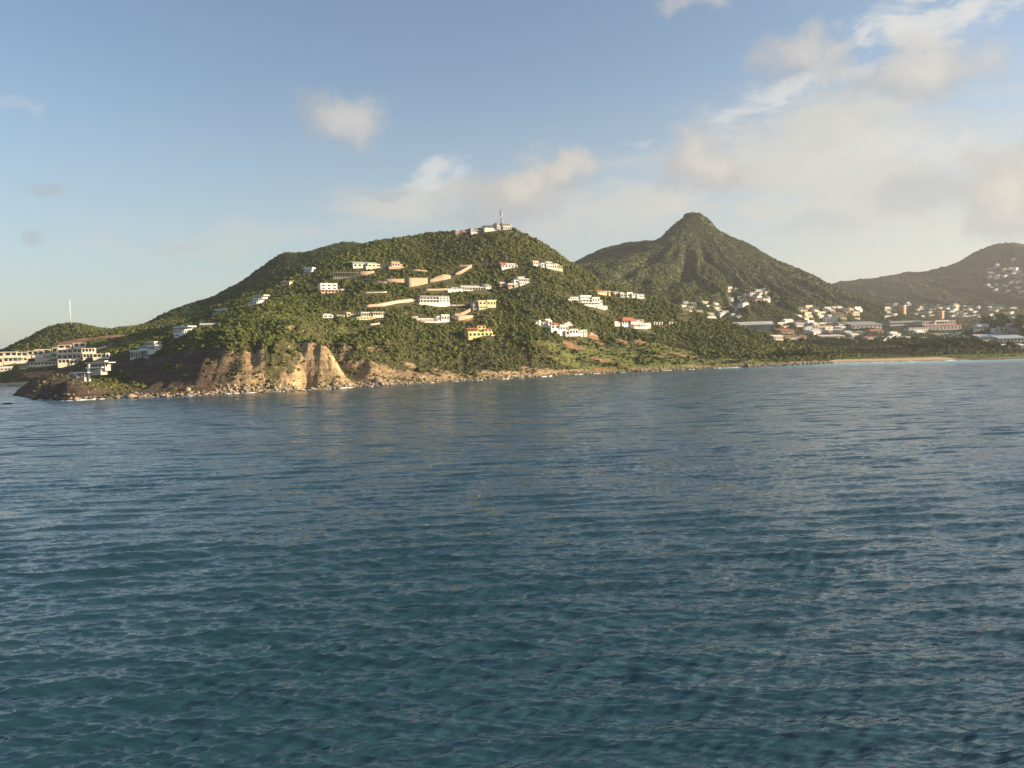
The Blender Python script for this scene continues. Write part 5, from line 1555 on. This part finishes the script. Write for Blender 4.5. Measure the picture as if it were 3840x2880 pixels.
def scatter(name, pts, scl, protos, label, cat, squash=None):
    """one stuff object: an instance of a prototype on each point"""
    n = len(pts)
    me = bpy.data.meshes.new(name)
    me.vertices.add(n); me.vertices.foreach_set('co', np.asarray(pts, np.float32).ravel())
    def fattr(a, v, typ='FLOAT'):
        t = me.attributes.new(a, typ, 'POINT')
        t.data.foreach_set('vector' if typ == 'FLOAT_VECTOR' else 'value', np.asarray(v, np.int32 if typ == 'INT' else np.float32).ravel())
    s3 = np.stack([scl * rng.uniform(0.8, 1.25, n), scl * rng.uniform(0.8, 1.25, n), scl * rng.uniform(0.75, 1.3, n) * (squash if squash is not None else 1.0)], 1)
    fattr('size', s3, 'FLOAT_VECTOR')
    fattr('turn', np.stack([rng.normal(0, .12, n), rng.normal(0, .12, n), rng.uniform(0, 6.28, n)], 1), 'FLOAT_VECTOR')
    fattr('pick', rng.integers(0, len(protos), n), 'INT')
    o = bpy.data.objects.new(name, me)
    col.objects.link(o)
    ng = bpy.data.node_groups.new(name, 'GeometryNodeTree')
    ng.interface.new_socket('Geometry', in_out='INPUT', socket_type='NodeSocketGeometry')
    ng.interface.new_socket('Geometry', in_out='OUTPUT', socket_type='NodeSocketGeometry')
    gi = ng.nodes.new('NodeGroupInput'); go = ng.nodes.new('NodeGroupOutput')
    iop = ng.nodes.new('GeometryNodeInstanceOnPoints')
    iop.inputs['Pick Instance'].default_value = True
    join = ng.nodes.new('GeometryNodeJoinGeometry')
    for p in protos:
        oi = ng.nodes.new('GeometryNodeObjectInfo')
        oi.inputs['Object'].default_value = p
        oi.inputs['As Instance'].default_value = True
        ng.links.new(oi.outputs['Geometry'], join.inputs[0])
    ng.links.new(gi.outputs[0], iop.inputs['Points'])
    ng.links.new(join.outputs[0], iop.inputs['Instance'])
    for a, sock, dt in (('size', 'Scale', 'FLOAT_VECTOR'), ('turn', 'Rotation', 'FLOAT_VECTOR'), ('pick', 'Instance Index', 'INT')):
        na = ng.nodes.new('GeometryNodeInputNamedAttribute')
        na.data_type = dt
        na.inputs['Name'].default_value = a
        ng.links.new(na.outputs['Attribute'], iop.inputs[sock])
    ng.links.new(iop.outputs[0], go.inputs[0])
    md = o.modifiers.new('cover', 'NODES'); md.node_group = ng
    tag(o, label, cat, kind='stuff')
    print('SCATTER', name, n)
    return o


scrub = [leafy_proto('shrub', s, M_scrub) for s in range(5)]
dry = [leafy_proto('dry_shrub', 20 + s, M_dry, 110, 0.36, 0.6) for s in range(3)]
wood = [leafy_proto('woodland_shrub', 40 + s, M_fold, 70) for s in range(4)]
shade_toned = [leafy_proto('shade_toned_shrub', 50 + s, M_tree, 70) for s in range(3)]  # darker leaf colour carries the shade that lies over the back hill
tussock = [leafy_proto('tussock', 60 + s, M_lawn, 90, 0.5, 0.45) for s in range(3)]
rocks = [rock_proto('boulder', 80 + s) for s in range(5)]


def cand(T, area, x0=None, x1=None, y0=None, y1=None):
    x0 = T.xs[0] if x0 is None else x0; x1 = T.xs[-1] if x1 is None else x1
    y0 = T.ys[0] if y0 is None else y0; y1 = T.ys[-1] if y1 is None else y1
    n = int((x1 - x0) * (y1 - y0) / area)
    x = rng.uniform(x0, x1, n); y = rng.uniform(y0, y1, n)
    z = T.h(x, y)
    keep = (z > 1.2) & (z >= ground(x, y) - 0.05) & (np.abs(np.arctan2(x, y)) < R(39))
    x, y, z = x[keep], y[keep], z[keep]
    k = seen(x, y, z, 6.0 if T in (T_head, T_west, T_low) else 12.0)
    x, y, z = x[k], y[k], z[k]
    k = ~cleared(x, y)
    return x[k], y[k], z[k]


# main headland
x, y, z = cand(T_head, 5.2)
slp = T_head.bil(T_head.sl, x, y)
rock = T_head.bil(T_head.att['rock'], x, y); scar = T_head.bil(T_head.att['scar'], x, y); gr = T_head.bil(T_head.att['grass'], x, y)
pn = fbm(x, y, 26, 3, 91)
# bushes thin out over bare rock, scars and meadow
drk = T_head.bil(T_head.att['darkrock_shade'], x, y)
prob = np.clip(1.0 - rock * (0.86 + 0.08 * drk - 0.45 * (pn > 0.15) * (1 - 0.6 * drk)) - scar * 1.2 - gr * 0.55, 0, 1)
k = rng.random(len(x)) < prob
x, y, z, rock, gr, pn = x[k], y[k], z[k], rock[k], gr[k], pn[k]
dryp = np.clip(smooth01(46, 8, z) * smooth01(160, 0, x) * 0.75 + rock * 0.6 + gr * 0.3, 0, 0.95)
isd = rng.random(len(x)) < dryp
big = rng.lognormal(0.40, 0.46, len(x)) * (1 + 0.5 * np.clip(pn, -1, 1)) * np.where(rock > 0.4, 0.62, 1.0) * np.where(gr > 0.4, 0.7, 1.0)
big = np.clip(big, 0.4, np.where(isd, 2.0, 3.4))
P = np.stack([x, y, z - 0.25 * big], 1)
scatter('hillside_scrub', P[~isd], big[~isd], scrub, 'dense green scrub covering the slopes of the villa hill', 'scrub')
scatter('dry_scrub', P[isd], big[isd] * 0.85, dry, 'dry brownish scrub clinging to the cliffs and low shore slopes', 'scrub')
# western hills
x, y, z = cand(T_west, 8.0)
sand = T_west.bil(T_west.att['sand'], x, y); scar = T_west.bil(T_west.att['scar'], x, y); gr = T_west.bil(T_west.att['grass'], x, y)
k = (rng.random(len(x)) < 1 - np.clip(sand * 2 + scar * 1.1 + gr * 0.55, 0, 1)) & (z > 2.5)
x, y, z = x[k], y[k], z[k]
big = rng.lognormal(0.62, 0.28, len(x))
P = np.stack([x, y, z - 0.25 * big], 1)
bk = (y > 1195) | (x > -430)  # back hill points, which take the leaves darkened for shade
scatter('western_scrub', P[~bk], big[~bk], scrub, 'dense scrub on the small hill behind the apartment terraces', 'scrub')
scatter('back_hill_shade_toned_woods', P[bk], big[bk], shade_toned, 'woodland, its shade put into darker leaves, on the long hill behind the villa headland', 'woodland')
# pointed mountain and far range
x, y, z = cand(T_peak, 11.0)
big = rng.lognormal(0.95, 0.25, len(x))
scatter('mountain_woodland', np.stack([x, y, z - 0.3 * big], 1), big, wood, 'low woodland covering the pointed mountain behind the town', 'woodland')
x, y, z = cand(T_far, 30.0)
big = rng.lognormal(1.45, 0.25, len(x))
scatter('far_woodland', np.stack([x, y, z - 0.3 * big], 1), big, wood, 'hazy woodland covering the far mountains', 'woodland')
# plain: scrub between the houses, tussocks behind the beach
x, y, z = cand(T_low, 9.0)
sand = T_low.bil(T_low.att['sand'], x, y); rk = T_low.bil(T_low.att['rock'], x, y)
front = y < np.interp(x, [p[0] for p in lsh], [p[1] for p in lsh]) + 78
pond = ((x - 660) / 120) ** 2 + ((y - 1425) / 120) ** 2 < 1
pondview = (np.abs(x / y - 0.465) < 0.045) & (y < 1420)
pn = fbm(x, y, 60, 3, 95)
k = (rng.random(len(x)) < np.where(y < 1450, 0.9, 0.42 + 0.5 * pn)) & (sand < 0.45) & (rk < 0.5) & ~pond
k &= ~front
x2, y2, z2 = x[k], y[k], z[k]
big = rng.lognormal(0.75, 0.35, len(x2)) * np.where(pondview[k], 0.42, 1.0)
scatter('plain_scrub', np.stack([x2, y2, z2 - 0.3 * big], 1), big, wood, 'dark bushes between the town and the beach', 'scrub')
k = front & (sand < 0.5) & (rk < 0.6) & (z > 1.6)
x2, y2, z2 = x[k], y[k], z[k]
big = rng.lognormal(0.0, 0.3, len(x2)) * 1.1
scatter('beach_grass', np.stack([x2, y2, z2 - 0.2], 1), big, tussock, 'bright green tussock grass on the low bank behind the beach', 'grass', squash=0.6)

# boulders along the waterline
def shore_rocks(line, n, spread, size, seed, keep=None):
    rs = np.random.default_rng(seed)
    P = np.array(line)[:, :2]
    L = np.concatenate([[0], np.cumsum(np.hypot(*np.diff(P, axis=0).T))])
    s = rs.uniform(0, L[-1], n)
    x = np.interp(s, L, P[:, 0]); y = np.interp(s, L, P[:, 1]) + rs.normal(spread * 0.25, spread, n)
    z = ground(x, y)
    k = (z > -1.0) & (z < 7)
    sz = rs.lognormal(math.log(size), 0.5, n)
    return np.stack([x, y, z + sz * 0.1], 1)[k], sz[k]


sets = [shore_rocks(hs[7:17], 2400, 4.0, 0.62, 1), shore_rocks(hs[4:9], 420, 3.6, 0.8, 2), shore_rocks(hs[14:], 2400, 3.2, 0.55, 3), shore_rocks(lsh[1:6], 700, 4.0, 0.75, 4), shore_rocks(hs[1:5], 140, 3.5, 0.6, 6)]
P = np.concatenate([a for a, b in sets]); S = np.concatenate([b for a, b in sets])
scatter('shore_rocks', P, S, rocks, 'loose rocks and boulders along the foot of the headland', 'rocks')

# ------------------------------------------------------------------ air
def haze():
    x0, x1, y0, y1, z0, z1 = -3200, 4600, -400, 4700, -48.0, 430.0
    co = [(x, y, z) for z in (z0, z1) for (x, y) in ((x0, y0), (x1, y0), (x1, y1), (x0, y1))]
    fa = [(3, 2, 1, 0), (4, 5, 6, 7), (0, 1, 5, 4), (1, 2, 6, 5), (2, 3, 7, 6), (3, 0, 4, 7)]
    m = bpy.data.materials.new('sea_air')
    m.use_nodes = True
    m.node_tree.nodes.clear()
    out = m.node_tree.nodes.new('ShaderNodeOutputMaterial')
    v = m.node_tree.nodes.new('ShaderNodeVolumePrincipled')
    v.inputs['Color'].default_value = (0.88, 0.90, 0.95, 1)
    v.inputs['Density'].default_value = 0.000058
    v.inputs['Anisotropy'].default_value = 0.3
    m.node_tree.links.new(v.outputs[0], out.inputs['Volume'])
    o = link_mesh('haze', co, fa, m)
    tag(o, 'thin sea haze lying over the bay and hills', 'haze', kind='stuff')


haze()
